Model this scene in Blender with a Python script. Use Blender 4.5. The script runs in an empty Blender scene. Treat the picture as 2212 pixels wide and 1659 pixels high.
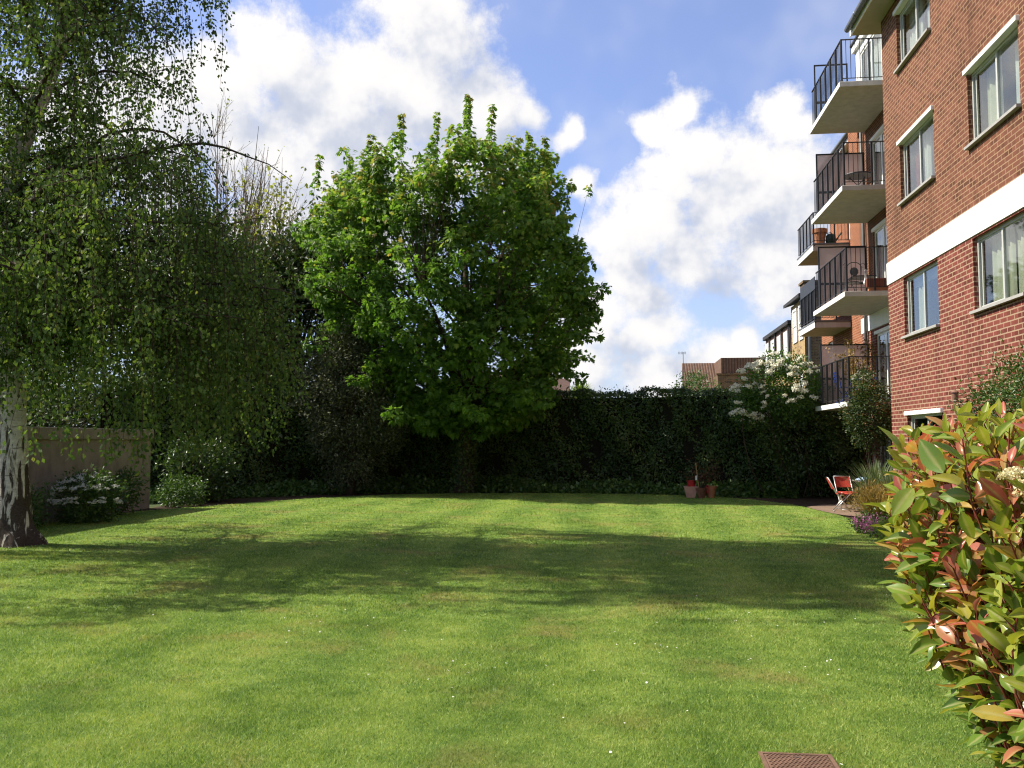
import bpy, math, random
import numpy as np
from mathutils import Vector
R = math.radians
random.seed(7)
rng = np.random.default_rng(11)
scene = bpy.context.scene
col = scene.collection

# ------------------------------------------------------------------ camera
cam_d = bpy.data.cameras.new("camera")
cam = bpy.data.objects.new("camera", cam_d)
col.objects.link(cam)
cam.location = (0, 0, 1.6)
cam.rotation_euler = (R(90 + 3.658), 0, R(6.802))
cam_d.sensor_width = 36.0
cam_d.lens = 36.0 * 1916 / 2212
cam_d.clip_start = 0.05
cam_d.clip_end = 3000
scene.camera = cam

# ------------------------------------------------------------------ sun, sky, exposure
EXPO = 1.0
scene.view_settings.view_transform = 'Standard'
scene.view_settings.look = 'None'
scene.view_settings.exposure = EXPO
scene.view_settings.gamma = 1.0
SUN = Vector((-0.93, 0.085, 0.98)).normalized()
SUN_EL = math.asin(SUN.z)
SUN_AZ = math.atan2(SUN.x, SUN.y)
sd = bpy.data.lights.new("sun", 'SUN')
sd.energy = 4.3
sd.angle = R(0.53)
sd.color = (1.0, 0.93, 0.80)
sun = bpy.data.objects.new("sun", sd)
sun.rotation_euler = (-SUN).to_track_quat('-Z', 'Y').to_euler()
sun.location = (-30, 5, 40)
col.objects.link(sun)
try:
    scene.cycles.use_denoising = True
    scene.cycles.denoising_input_passes = 'RGB_ALBEDO_NORMAL'
    scene.cycles.denoising_prefilter = 'ACCURATE'
    scene.cycles.sample_clamp_indirect = 3.0
    scene.cycles.filter_width = 1.15
    scene.cycles.max_bounces = 7
    scene.cycles.diffuse_bounces = 3
    scene.cycles.glossy_bounces = 3
    scene.cycles.transmission_bounces = 5
    scene.cycles.transparent_max_bounces = 8
    scene.cycles.caustics_reflective = False
    scene.cycles.caustics_refractive = False
except Exception:
    pass

world = bpy.data.worlds.new("World")
scene.world = world
world.use_nodes = True
WN = world.node_tree
WN.nodes.clear()


class NT:
    """small helper to wire nodes"""
    def __init__(s, tree):
        s.t = tree

    def n(s, typ, **kw):
        nd = s.t.nodes.new(typ)
        for k, v in kw.items():
            setattr(nd, k, v)
        return nd

    def put(s, sock, v):
        if isinstance(v, bpy.types.NodeSocket):
            s.t.links.new(v, sock)
        elif v is not None:
            sock.default_value = v

    def m(s, op, a=None, b=None, c=None, clamp=False):
        nd = s.n('ShaderNodeMath', operation=op, use_clamp=clamp)
        for i, v in enumerate((a, b, c)):
            s.put(nd.inputs[i], v)
        return nd.outputs[0]

    def vm(s, op, a=None, b=None):
        nd = s.n('ShaderNodeVectorMath', operation=op)
        s.put(nd.inputs[0], a)
        s.put(nd.inputs[1], b)
        return nd.outputs['Value'] if op in ('LENGTH', 'DOT_PRODUCT', 'DISTANCE') else nd.outputs[0]

    def mr(s, v, a, b, c=0.0, d=1.0, smooth=True):
        nd = s.n('ShaderNodeMapRange', interpolation_type='SMOOTHSTEP' if smooth else 'LINEAR')
        for i, x in zip((0, 1, 2, 3, 4), (v, a, b, c, d)):
            s.put(nd.inputs[i], x)
        return nd.outputs[0]

    def mix(s, f, a, b, typ='MIX'):
        nd = s.n('ShaderNodeMix', data_type='RGBA', blend_type=typ)
        s.put(nd.inputs[0], f)
        for i, x in ((6, a), (7, b)):
            if isinstance(x, (tuple, list)) and len(x) == 3:
                x = (*x, 1)
            s.put(nd.inputs[i], x)
        return nd.outputs[2]

    def noise(s, vec, scale, detail=4.0, rough=0.55, dist=0.0, col=False):
        nd = s.n('ShaderNodeTexNoise')
        s.put(nd.inputs['Vector'], vec)
        nd.inputs['Scale'].default_value = scale
        nd.inputs['Detail'].default_value = detail
        nd.inputs['Roughness'].default_value = rough
        nd.inputs['Distortion'].default_value = dist
        return nd.outputs['Color' if col else 'Fac']

    def ramp(s, f, stops, interp='LINEAR'):
        nd = s.n('ShaderNodeValToRGB')
        cr = nd.color_ramp
        cr.interpolation = interp
        while len(cr.elements) < len(stops):
            cr.elements.new(0.5)
        for e, (p, c) in zip(cr.elements, stops):
            e.position = p
            e.color = (*c, 1) if len(c) == 3 else c
        s.put(nd.inputs[0], f)
        return nd.outputs[0]


# cumulus field: azimuth, elevation, radius (radians) of the heaped clouds that stood over the garden
CLOUDS = [(-0.218, 0.444, 0.074), (-0.281, 0.391, 0.064), (-0.373, 0.397, 0.057), (-0.411, 0.407, 0.04), (-0.337, 0.359, 0.079), (-0.228, 0.37, 0.079), (-0.154, 0.367, 0.05), (-0.382, 0.309, 0.084), (-0.296, 0.314, 0.079), (-0.446, 0.367, 0.055), (-0.361, 0.262, 0.079), (-0.109, 0.365, 0.022), (-0.186, 0.323, 0.069), (-0.254, 0.262, 0.084), (-0.133, 0.299, 0.05), (0.073, 0.363, 0.025), (0.042, 0.341, 0.027), (0.093, 0.31, 0.045), (0.057, 0.283, 0.04), (0.132, 0.266, 0.059), (0.173, 0.297, 0.05), (0.188, 0.338, 0.035), (0.205, 0.251, 0.064), (0.076, 0.21, 0.05), (0.156, 0.206, 0.059), (-0.006, 0.238, 0.037), (-0.055, 0.338, 0.02), (-0.037, 0.283, 0.02), (-0.022, 0.136, 0.042), (0.034, 0.12, 0.037), (0.115, 0.092, 0.035), (0.145, 0.114, 0.022), (-0.001, 0.172, 0.022), (-0.049, 0.084, 0.05), (0.059, 0.068, 0.055), (0.164, 0.081, 0.04), (0.036, 0.241, 0.05), (0.009, 0.199, 0.037), (0.184, 0.165, 0.045), (0.03, 0.161, 0.035), (-0.4, 0.215, 0.074), (-0.431, 0.318, 0.059), (-0.546, 0.305, 0.099), (-0.623, 0.161, 0.109), (-0.475, 0.172, 0.109), (-0.725, 0.236, 0.109), (0.406, 0.204, 0.074)]


def cloud_group(name, blobs, wob_on, detail, amp):
    g = bpy.data.node_groups.new(name, 'ShaderNodeTree')
    g.interface.new_socket("P", in_out='INPUT', socket_type='NodeSocketVector')
    g.interface.new_socket("D", in_out='OUTPUT', socket_type='NodeSocketFloat')
    T = NT(g)
    gi = T.n('NodeGroupInput')
    go = T.n('NodeGroupOutput')
    p = gi.outputs[0]
    q = p
    if wob_on:
        # ragged edges: push the lookup about with noise before measuring the distance to the heaps
        wob = T.noise(p, 13, 1, 0.5, col=True)
        wob = T.vm('SUBTRACT', wob, (0.5, 0.5, 0.5))
        wob = T.vm('MULTIPLY', wob, (0.06, 0.05, 0.0))
        q = T.vm('ADD', p, wob)
    q = T.vm('MULTIPLY', q, (1, 1.15, 0))
    d = None
    for (u, w, r) in blobs:
        l = T.m('MULTIPLY', T.vm('DISTANCE', q, (u, w * 1.15, 0)), 0.80 / r)
        d = l if d is None else T.m('SMOOTH_MIN', d, l, 0.3)
    base = T.m('SUBTRACT', 1.0, d)
    # the rest of the sky, out of the picture, carries broken cloud as well
    sep = T.n('ShaderNodeSeparateXYZ')
    T.put(sep.inputs[0], p)
    far = T.mr(T.m('ABSOLUTE', sep.outputs[0]), 0.72, 1.0)
    gen = T.m('MULTIPLY', T.m('SUBTRACT', T.noise(p, 2.3, 1, 0.5), 0.5), 5.0)
    gen = T.m('ADD', T.m('MULTIPLY', T.m('SUBTRACT', gen, -3.0), far), -3.0)
    base = T.m('MAXIMUM', base, gen)
    n1 = T.noise(p, 17, detail, 0.66)
    e = T.m('ADD', base, T.m('MULTIPLY', T.m('SUBTRACT', n1, 0.5), amp))
    T.put(go.inputs[0], e)
    return g


W = NT(WN)
tc = W.n('ShaderNodeTexCoord')
sep = W.n('ShaderNodeSeparateXYZ')
W.put(sep.inputs[0], tc.outputs['Generated'])
u = W.m('ARCTAN2', sep.outputs[0], sep.outputs[1])
w = W.m('ARCSINE', sep.outputs[2])
cmb = W.n('ShaderNodeCombineXYZ')
W.put(cmb.inputs[0], u)
W.put(cmb.inputs[1], w)
P0 = cmb.outputs[0]
CG0 = cloud_group("cloud_density", CLOUDS, True, 8, 1.8)
CG1 = cloud_group("cloud_density_sunward", [b for b in CLOUDS if b[2] > 0.036], False, 3, 1.7)


def dens(vec, tree):
    nd = W.n('ShaderNodeGroup')
    nd.node_tree = tree
    W.put(nd.inputs[0], vec)
    return nd.outputs[0]


D0 = dens(P0, CG0)
D1 = dens(W.vm('ADD', P0, (-0.032, 0.042, 0)), CG1)
mask = W.mr(D0, -0.10, 0.58)
lit = W.m('ADD', W.m('MULTIPLY', W.m('SUBTRACT', D0, D1), 0.36), 0.60)
lit = W.m('SUBTRACT', lit, W.m('MULTIPLY', W.mr(D1, 0.2, 1.3), 0.16), clamp=True)
K = 1.0 / 2 ** EXPO
cloud_c = W.ramp(lit, [(0.0, (0.46 * K, 0.52 * K, 0.66 * K)), (0.4, (0.66 * K, 0.70 * K, 0.81 * K)), (0.66, (0.97 * K, 0.96 * K, 0.97 * K)), (1.0, (1.12 * K, 1.08 * K, 1.03 * K))])
sky = W.n('ShaderNodeTexSky', sky_type='NISHITA')
sky.sun_disc = False
sky.sun_elevation = SUN_EL
sky.sun_rotation = SUN_AZ
sky.air_density = 1.0
sky.dust_density = 0.6
sky.ozone_density = 1.6
bg_sky = W.n('ShaderNodeBackground')
skyc = W.mix(1.0, sky.outputs[0], (0.95, 0.98, 1.28), 'MULTIPLY')
veil = W.mr(W.noise(P0, 5.5, 3, 0.6), 0.42, 0.80, 0.0, 0.55)
bg_cl = W.n('ShaderNodeBackground')
WN.links.new(cloud_c, bg_cl.inputs[0])
bg_cl.inputs[1].default_value = 1.0
haze_m = W.mr(w, 0.0, 0.26, 0.80, 0.0)
skyc = W.mix(haze_m, W.mix(1.0, skyc, (0.082, 0.082, 0.082), 'MULTIPLY'), (0.60 * K, 0.76 * K, 0.96 * K))
skyc = W.mix(0.20, skyc, (0.62 * K, 0.70 * K, 0.92 * K))
mask2 = W.m('MAXIMUM', mask, W.m('MULTIPLY', veil, 0.6))
WN.links.new(skyc, bg_sky.inputs[0])
bg_sky.inputs[1].default_value = 1.0
mx = W.n('ShaderNodeMixShader')
WN.links.new(mask2, mx.inputs[0])
WN.links.new(bg_sky.outputs[0], mx.inputs[1])
WN.links.new(bg_cl.outputs[0], mx.inputs[2])
world.cycles.sampling_method = 'MANUAL'
world.cycles.sample_map_resolution = 256
wo = W.n('ShaderNodeOutputWorld')
WN.links.new(mx.outputs[0], wo.inputs[0])

# ------------------------------------------------------------------ mesh helpers
ORG = {}


def link(o, parent=None):
    col.objects.link(o)
    if parent is not None:
        o.parent = parent
    return o


def tag(o, label, cat=None, group=None, kind=None):
    if label:
        o['label'] = label
    if cat:
        o['category'] = cat
    if group:
        o['group'] = group
    if kind:
        o['kind'] = kind
    return o


def thing(name, label, cat, loc=(0, 0, 0), group=None):
    o = bpy.data.objects.new(name, None)
    o.empty_display_size = 0.2
    link(o)
    o.location = loc
    ORG[o.name] = tuple(loc)
    return tag(o, label, cat, group)


def np_mesh(name, V, counts, idx, mat, parent=None, attrs=None, smooth=False, org=None):
    o0 = ORG[parent.name] if parent is not None else (org or (0, 0, 0))
    V = np.asarray(V, dtype=np.float32).reshape(-1, 3) - np.array(o0, dtype=np.float32)
    me = bpy.data.meshes.new(name)
    idx = np.asarray(idx, dtype=np.int32).ravel()
    counts = np.asarray(counts, dtype=np.int32).ravel()
    me.vertices.add(len(V))
    me.vertices.foreach_set('co', V.ravel())
    me.loops.add(len(idx))
    me.loops.foreach_set('vertex_index', idx)
    me.polygons.add(len(counts))
    st = np.zeros(len(counts), dtype=np.int32)
    st[1:] = np.cumsum(counts)[:-1]
    me.polygons.foreach_set('loop_start', st)
    me.polygons.foreach_set('use_smooth', np.full(len(counts), bool(smooth)))
    for k, (dom, arr) in (attrs or {}).items():
        a = me.attributes.new(k, 'FLOAT', dom)
        a.data.foreach_set('value', np.asarray(arr, dtype=np.float32).ravel())
    me.update(calc_edges=True)
    if mat is not None:
        me.materials.append(mat)
    o = bpy.data.objects.new(name, me)
    link(o, parent)
    if parent is None:
        o.location = o0
    ORG[o.name] = o0
    return o


class MB:
    def __init__(s):
        s.v, s.f, s.n = [], [], 0

    def add(s, V, F):
        V = np.asarray(V, dtype=np.float32).reshape(-1, 3)
        s.v.append(V)
        for f in F:
            s.f.append([i + s.n for i in f])
        s.n += len(V)
        return s

    def box(s, x0, x1, y0, y1, z0, z1):
        return s.add([(x0, y0, z0), (x1, y0, z0), (x1, y1, z0), (x0, y1, z0), (x0, y0, z1), (x1, y0, z1), (x1, y1, z1), (x0, y1, z1)],
                     [(0, 3, 2, 1), (4, 5, 6, 7), (0, 1, 5, 4), (1, 2, 6, 5), (2, 3, 7, 6), (3, 0, 4, 7)])

    def bbox(s, x0, x1, y0, y1, z0, z1, b=0.006):
        """box with chamfered vertical and horizontal edges"""
        bm_v = []
        for (z, i) in ((z0, b), (z0 + b, 0), (z1 - b, 0), (z1, b)):
            bm_v += [(x0 + b + i, y0 + i, z), (x1 - b - i, y0 + i, z), (x1 - i, y0 + b + i, z), (x1 - i, y1 - b - i, z), (x1 - b - i, y1 - i, z), (x0 + b + i, y1 - i, z), (x0 + i, y1 - b - i, z), (x0 + i, y0 + b + i, z)]
        F = [tuple(range(7, -1, -1)), tuple(range(24, 32))]
        for k in range(3):
            for j in range(8):
                F.append((k * 8 + j, k * 8 + (j + 1) % 8, k * 8 + 8 + (j + 1) % 8, k * 8 + 8 + j))
        return s.add(bm_v, F)

    def quad(s, a, b, c, d):
        return s.add([a, b, c, d], [(0, 1, 2, 3)])

    def tube(s, pts, rad, n=6, cap=True):
        P = np.asarray(pts, dtype=float)
        k = len(P)
        if np.isscalar(rad):
            rad = [rad] * k
        T = np.gradient(P, axis=0)
        T /= np.linalg.norm(T, axis=1, keepdims=True) + 1e-9
        ref = np.array([0.0, 0, 1]) if abs(T[0][2]) < 0.9 else np.array([1.0, 0, 0])
        V = []
        a = np.arange(n) * 2 * math.pi / n
        B = np.cross(T[0], ref)
        B /= np.linalg.norm(B)
        for i in range(k):
            B = B - T[i] * np.dot(B, T[i])
            B /= np.linalg.norm(B) + 1e-9
            C = np.cross(T[i], B)
            V.append(P[i] + rad[i] * (np.cos(a)[:, None] * B + np.sin(a)[:, None] * C))
        F = []
        for i in range(k - 1):
            for j in range(n):
                F.append((i * n + j, i * n + (j + 1) % n, (i + 1) * n + (j + 1) % n, (i + 1) * n + j))
        if cap:
            F.append(tuple(range(n - 1, -1, -1)))
            F.append(tuple((k - 1) * n + j for j in range(n)))
        return s.add(np.concatenate(V), F)

    def lathe(s, c, prof, n=20):
        """prof: list of (r, z); open ended"""
        V = []
        for r, z in prof:
            for j in range(n):
                a = j * 2 * math.pi / n
                V.append((c[0] + r * math.cos(a), c[1] + r * math.sin(a), c[2] + z))
        F = []
        for i in range(len(prof) - 1):
            for j in range(n):
                F.append((i * n + j, i * n + (j + 1) % n, (i + 1) * n + (j + 1) % n, (i + 1) * n + j))
        return s.add(V, F)

    def build(s, name, mat, parent=None, smooth=False, org=None, attrs=None):
        V = np.concatenate(s.v)
        counts = [len(f) for f in s.f]
        idx = [i for f in s.f for i in f]
        return np_mesh(name, V, counts, idx, mat, parent, attrs, smooth, org)


# ------------------------------------------------------------------ materials
def newmat(name):
    m = bpy.data.materials.new(name)
    m.use_nodes = True
    m.node_tree.nodes.clear()
    return m, NT(m.node_tree)


def finish(T, sh):
    o = T.n('ShaderNodeOutputMaterial')
    T.t.links.new(sh, o.inputs[0])


def princ(T, colr, rough=0.6, spec=0.3, metal=0.0, normal=None):
    b = T.n('ShaderNodeBsdfPrincipled')
    if isinstance(colr, (tuple, list)) and len(colr) == 3:
        colr = (*colr, 1)
    T.put(b.inputs['Base Color'], colr)
    T.put(b.inputs['Roughness'], rough)
    T.put(b.inputs['Specular IOR Level'], spec)
    T.put(b.inputs['Metallic'], metal)
    if normal is not None:
        T.put(b.inputs['Normal'], normal)
    return b.outputs[0]


def bump(T, h, strength=0.3, dist=0.01):
    b = T.n('ShaderNodeBump')
    b.inputs['Strength'].default_value = strength
    b.inputs['Distance'].default_value = dist
    T.put(b.inputs['Height'], h)
    return b.outputs[0]


def pos(T):
    return T.n('ShaderNodeNewGeometry').outputs['Position']


def plain(name, c, rough=0.6, spec=0.3, metal=0.0, var=0.15, scale=6.0, bmp=0.0, streak=False):
    """painted / cast surface with uneven tone"""
    m, T = newmat(name)
    p = pos(T)
    if streak:
        mp = T.n('ShaderNodeMapping')
        mp.inputs['Scale'].default_value = (1, 1, 0.12)
        T.put(mp.inputs[0], p)
        p2 = mp.outputs[0]
    else:
        p2 = p
    nz = T.noise(p2, scale, 6, 0.6)
    lo = tuple(x * (1 - var) for x in c)
    hi = tuple(min(1, x * (1 + var)) for x in c)
    cc = T.ramp(nz, [(0.3, lo), (0.7, hi)])
    nm = bump(T, T.noise(p, scale * 12, 3, 0.6), bmp, 0.005) if bmp else None
    finish(T, princ(T, cc, rough, spec, metal, nm))
    return m


def brick(name, c1, c2, dark, mortar, mort_w=0.011, soot=0.25, bw=0.225, rh=0.075):
    m, T = newmat(name)
    g = T.n('ShaderNodeNewGeometry')
    sp = T.n('ShaderNodeSeparateXYZ')
    T.put(sp.inputs[0], g.outputs['Position'])
    sn = T.n('ShaderNodeSeparateXYZ')
    T.put(sn.inputs[0], g.outputs['True Normal'])
    fx = T.m('GREATER_THAN', T.m('ABSOLUTE', sn.outputs[0]), 0.5)
    uu = T.m('ADD', T.m('MULTIPLY', sp.outputs[1], fx), T.m('MULTIPLY', sp.outputs[0], T.m('SUBTRACT', 1.0, fx)))
    cb = T.n('ShaderNodeCombineXYZ')
    wob = T.m('MULTIPLY', T.m('SUBTRACT', T.noise(g.outputs['Position'], 9, 2), 0.5), 0.006)
    T.put(cb.inputs[0], T.m('ADD', T.m('ADD', uu, 50.0), wob))
    T.put(cb.inputs[1], T.m('ADD', sp.outputs[2], wob))
    bt = T.n('ShaderNodeTexBrick')
    bt.offset = 0.5
    T.put(bt.inputs['Vector'], cb.outputs[0])
    bt.inputs['Scale'].default_value = 1.0
    bt.inputs['Brick Width'].default_value = bw
    bt.inputs['Row Height'].default_value = rh
    bt.inputs['Mortar Size'].default_value = mort_w
    bt.inputs['Mortar Smooth'].default_value = 0.25
    bt.inputs['Bias'].default_value = 0.0
    # tone of each brick
    row = T.m('FLOOR', T.m('DIVIDE', sp.outputs[2], rh))
    par = T.m('MULTIPLY', T.m('MODULO', row, 2.0), 0.5)
    cx = T.m('FLOOR', T.m('ADD', T.m('DIVIDE', T.m('ADD', uu, 50.0), bw), par))
    cc = T.n('ShaderNodeCombineXYZ')
    T.put(cc.inputs[0], cx)
    T.put(cc.inputs[1], row)
    wn = T.n('ShaderNodeTexWhiteNoise', noise_dimensions='2D')
    T.put(wn.inputs[0], cc.outputs[0])
    tone = T.ramp(wn.outputs['Value'], [(0.0, dark), (0.13, dark), (0.2, c1), (0.6, c2), (1.0, tuple(x * 1.16 for x in c2))])
    grit = T.noise(g.outputs['Position'], 60, 4, 0.7)
    tone = T.mix(T.mr(grit, 0.35, 0.75, 0.0, 0.35), tone, dark)
    big = T.noise(g.outputs['Position'], 0.55, 5, 0.6)
    colr = T.mix(bt.outputs['Fac'], tone, mortar)
    colr = T.mix(T.mr(big, 0.45, 0.8, 0.0, soot), colr, tuple(x * 0.45 for x in dark))
    cs_ = T.n('ShaderNodeCombineXYZ')
    T.put(cs_.inputs[0], T.m('MULTIPLY', uu, 2.6))
    T.put(cs_.inputs[1], T.m('MULTIPLY', sp.outputs[2], 0.22))
    run = T.mr(T.noise(cs_.outputs[0], 1.0, 5, 0.6), 0.50, 0.75, 0.0, 0.38)
    colr = T.mix(run, colr, tuple(x * 0.55 for x in dark))
    h = T.m('SUBTRACT', T.m('MULTIPLY', grit, 0.25), bt.outputs['Fac'])
    finish(T, princ(T, colr, 0.85, 0.15, 0, bump(T, h, 0.55, 0.008)))
    return m


def leafmat(name, stops, trans=0.35, rough=0.45, spec=0.35, ttint=(1.25, 1.3, 0.55), mid=None, spots=0.0):
    m, T = newmat(name)
    at = T.n('ShaderNodeAttribute', attribute_name='rnd')
    c = T.ramp(at.outputs['Fac'], stops)
    if mid:
        am = T.n('ShaderNodeAttribute', attribute_name='mid')
        c = T.mix(T.mr(am.outputs['Fac'], 0.0, 0.35, 0.55, 0.0), c, mid)
    if spots:
        pp_ = pos(T)
        c = T.mix(T.mr(T.noise(pp_, 26, 4, 0.6), 0.45, 0.75, 0.0, 0.45), c, (0.20, 0.20, 0.03))
        c = T.mix(T.mr(T.noise(pp_, 150, 2, 0.6), 0.66, 0.72, 0.0, spots), c, (0.10, 0.05, 0.02))
    pb = princ(T, c, rough, spec)
    tr = T.n('ShaderNodeBsdfTranslucent')
    T.put(tr.inputs[0], T.mix(1.0, c, ttint, 'MULTIPLY'))
    mxs = T.n('ShaderNodeMixShader')
    mxs.inputs[0].default_value = trans
    T.t.links.new(pb, mxs.inputs[1])
    T.t.links.new(tr.outputs[0], mxs.inputs[2])
    finish(T, mxs.outputs[0])
    return m


def glassmat(name, tint=(0.85, 0.9, 0.88), refl=0.25):
    m, T = newmat(name)
    gm = T.n('ShaderNodeNewGeometry')
    cs = T.m('ABSOLUTE', T.vm('DOT_PRODUCT', gm.outputs['True Normal'], gm.outputs['Incoming']))
    sch = T.m('POWER', T.m('SUBTRACT', 1.0, cs), 5.0)
    fac = T.m('ADD', refl, T.m('MULTIPLY', sch, 0.8), clamp=True)
    tr = T.n('ShaderNodeBsdfTransparent')
    tr.inputs[0].default_value = (*tint, 1)
    gl = T.n('ShaderNodeBsdfGlossy')
    gl.inputs['Roughness'].default_value = 0.03
    T.put(gl.inputs['Normal'], bump(T, T.noise(pos(T), 1.2, 2), 0.025, 0.006))
    ms = T.n('ShaderNodeMixShader')
    T.put(ms.inputs[0], fac)
    T.t.links.new(tr.outputs[0], ms.inputs[1])
    T.t.links.new(gl.outputs[0], ms.inputs[2])
    finish(T, ms.outputs[0])
    return m


M = {}
M['brick_hi'] = brick('brick_orange', (0.132, 0.055, 0.035), (0.170, 0.067, 0.041), (0.1000, 0.0416, 0.0240), (0.3200, 0.2000, 0.1200), 0.009, 0.3)
M['brick_lo'] = brick('brick_red', (0.143, 0.041, 0.031), (0.179, 0.050, 0.037), (0.1120, 0.0288, 0.0208), (0.350, 0.235, 0.160), 0.011, 0.12)
M['brick_far'] = brick('brick_far', (0.25, 0.085, 0.040), (0.285, 0.10, 0.046), (0.18, 0.062, 0.032), (0.38, 0.22, 0.13), 0.010)
M['stock'] = brick('stock_brick', (0.36, 0.24, 0.10), (0.42, 0.29, 0.13), (0.20, 0.12, 0.06), (0.36, 0.28, 0.18), 0.010, 0.45)
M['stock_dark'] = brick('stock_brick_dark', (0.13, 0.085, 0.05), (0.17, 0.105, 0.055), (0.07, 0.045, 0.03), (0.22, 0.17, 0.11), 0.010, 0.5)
M['garden_brick'] = brick('garden_brick', (0.16, 0.06, 0.04), (0.20, 0.07, 0.045), (0.09, 0.04, 0.03), (0.2, 0.15, 0.11), 0.010, 0.5)
M['white'] = plain('white_paint', (0.80, 0.79, 0.76), 0.5, 0.3, var=0.06, scale=3, streak=True)
M['white_gloss'] = plain('white_gloss', (0.78, 0.78, 0.76), 0.3, 0.4, var=0.05)
M['slab'] = plain('balcony_concrete', (0.43, 0.405, 0.355), 0.8, 0.2, var=0.14, scale=5, bmp=0.2, streak=True)
M['soffit'] = plain('soffit_paint', (0.38, 0.35, 0.30), 0.8, 0.2, var=0.08, scale=2.5)
M['alu'] = plain('window_metal', (0.55, 0.55, 0.52), 0.42, 0.4, 0.25, var=0.05)
M['sill'] = plain('sill_grey', (0.34, 0.33, 0.31), 0.6, 0.3, var=0.1)
M['iron'] = plain('black_iron', (0.018, 0.018, 0.020), 0.45, 0.4, var=0.3)
M['gutter'] = plain('gutter_grey', (0.11, 0.115, 0.12), 0.4, 0.4, var=0.2)
M['roof_tile'] = plain('roof_tile', (0.10, 0.06, 0.045), 0.8, 0.2, var=0.35, scale=9, bmp=0.3)
M['dark_roof'] = plain('dark_roof', (0.035, 0.033, 0.034), 0.7, 0.3, var=0.3)
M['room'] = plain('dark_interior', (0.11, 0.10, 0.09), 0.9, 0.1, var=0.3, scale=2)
M['curtain_cream'] = plain('cream_curtain', (0.66, 0.64, 0.50), 0.9, 0.1, var=0.08)
M['curtain_white'] = plain('white_curtain', (0.72, 0.72, 0.70), 0.9, 0.1, var=0.06)
M['curtain_red'] = plain('red_curtain', (0.20, 0.015, 0.03), 0.9, 0.1, var=0.2)
M['pane'] = glassmat('window_glass', (0.88, 0.92, 0.90), 0.17)
M['clear'] = glassmat('clear_glass', (0.92, 0.95, 0.96), 0.04)


def frosted():
    m, T = newmat('frosted_glass')
    tr = T.n('ShaderNodeBsdfTransparent')
    tr.inputs[0].default_value = (0.92, 0.86, 0.83, 1)
    di = princ(T, (0.62, 0.55, 0.53), 0.25, 0.4)
    tl = T.n('ShaderNodeBsdfTranslucent')
    tl.inputs[0].default_value = (0.80, 0.68, 0.64, 1)
    a = T.n('ShaderNodeMixShader')
    a.inputs[0].default_value = 0.55
    T.t.links.new(di, a.inputs[1])
    T.t.links.new(tl.outputs[0], a.inputs[2])
    b = T.n('ShaderNodeMixShader')
    b.inputs[0].default_value = 0.68
    T.t.links.new(tr.outputs[0], b.inputs[1])
    T.t.links.new(a.outputs[0], b.inputs[2])
    finish(T, b.outputs[0])
    return m


M['frosted'] = frosted()


def render_wall():
    """pebbledash garden wall with drip streaks"""
    m, T = newmat('rendered_wall')
    p = pos(T)
    mp = T.n('ShaderNodeMapping')
    mp.inputs['Scale'].default_value = (0.8, 0.8, 0.5)
    T.put(mp.inputs[0], p)
    st = T.noise(mp.outputs[0], 5, 6, 0.65)
    gr = T.noise(p, 70, 4, 0.7)
    c = T.ramp(st, [(0.25, (0.17, 0.142, 0.112)), (0.55, (0.27, 0.23, 0.185)), (0.8, (0.33, 0.285, 0.23))])
    c = T.mix(T.mr(gr, 0.4, 0.7, 0, 0.45), c, (0.15, 0.115, 0.09))
    finish(T, princ(T, c, 0.95, 0.1, 0, bump(T, gr, 0.6, 0.01)))
    return m


M['render'] = render_wall()


def lawn_tone(T, p):
    """grass colour by place: mown stripes running away from the house, worn and lush patches"""
    sp = T.n('ShaderNodeSeparateXYZ')
    T.put(sp.inputs[0], p)
    wv = T.m('ADD', sp.outputs[0], T.m('MULTIPLY', T.noise(p, 0.35, 3, 0.5), 0.9))
    stripe = T.m('SINE', T.m('MULTIPLY', wv, 4.6))
    pat = T.noise(p, 0.55, 5, 0.62)
    fine = T.noise(p, 3.2, 5, 0.65)
    v = T.m('ADD', T.m('MULTIPLY', stripe, 0.062), T.m('SUBTRACT',  T.m('ADD', T.m('MULTIPLY', pat, 0.42), T.m('MULTIPLY', fine, 0.62)), 0.02))
    dry = T.mr(T.noise(p, 0.9, 4, 0.6, 0.3), 0.50, 0.72, 0.0, 0.8)
    return v, dry


def lawn_mat():
    m, T = newmat('lawn_turf')
    p = pos(T)
    v, dry = lawn_tone(T, p)
    micro = T.noise(p, 38, 6, 0.75)
    v2 = T.m('ADD', T.m('MULTIPLY', v, 0.75), T.m('MULTIPLY', micro, 0.25))
    c = T.ramp(v2, [(0.30, (0.056, 0.110, 0.016)), (0.46, (0.132, 0.222, 0.036)), (0.58, (0.208, 0.298, 0.054)), (0.72, (0.32, 0.365, 0.085))])
    c = T.mix(dry, c, (0.28, 0.24, 0.075))
    h = T.m('ADD', T.noise(p, 110, 5, 0.8), T.m('MULTIPLY', T.noise(p, 20, 4, 0.6), 1.2))
    finish(T, princ(T, c, 0.75, 0.12, 0, bump(T, h, 0.8, 0.03)))
    return m


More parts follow.
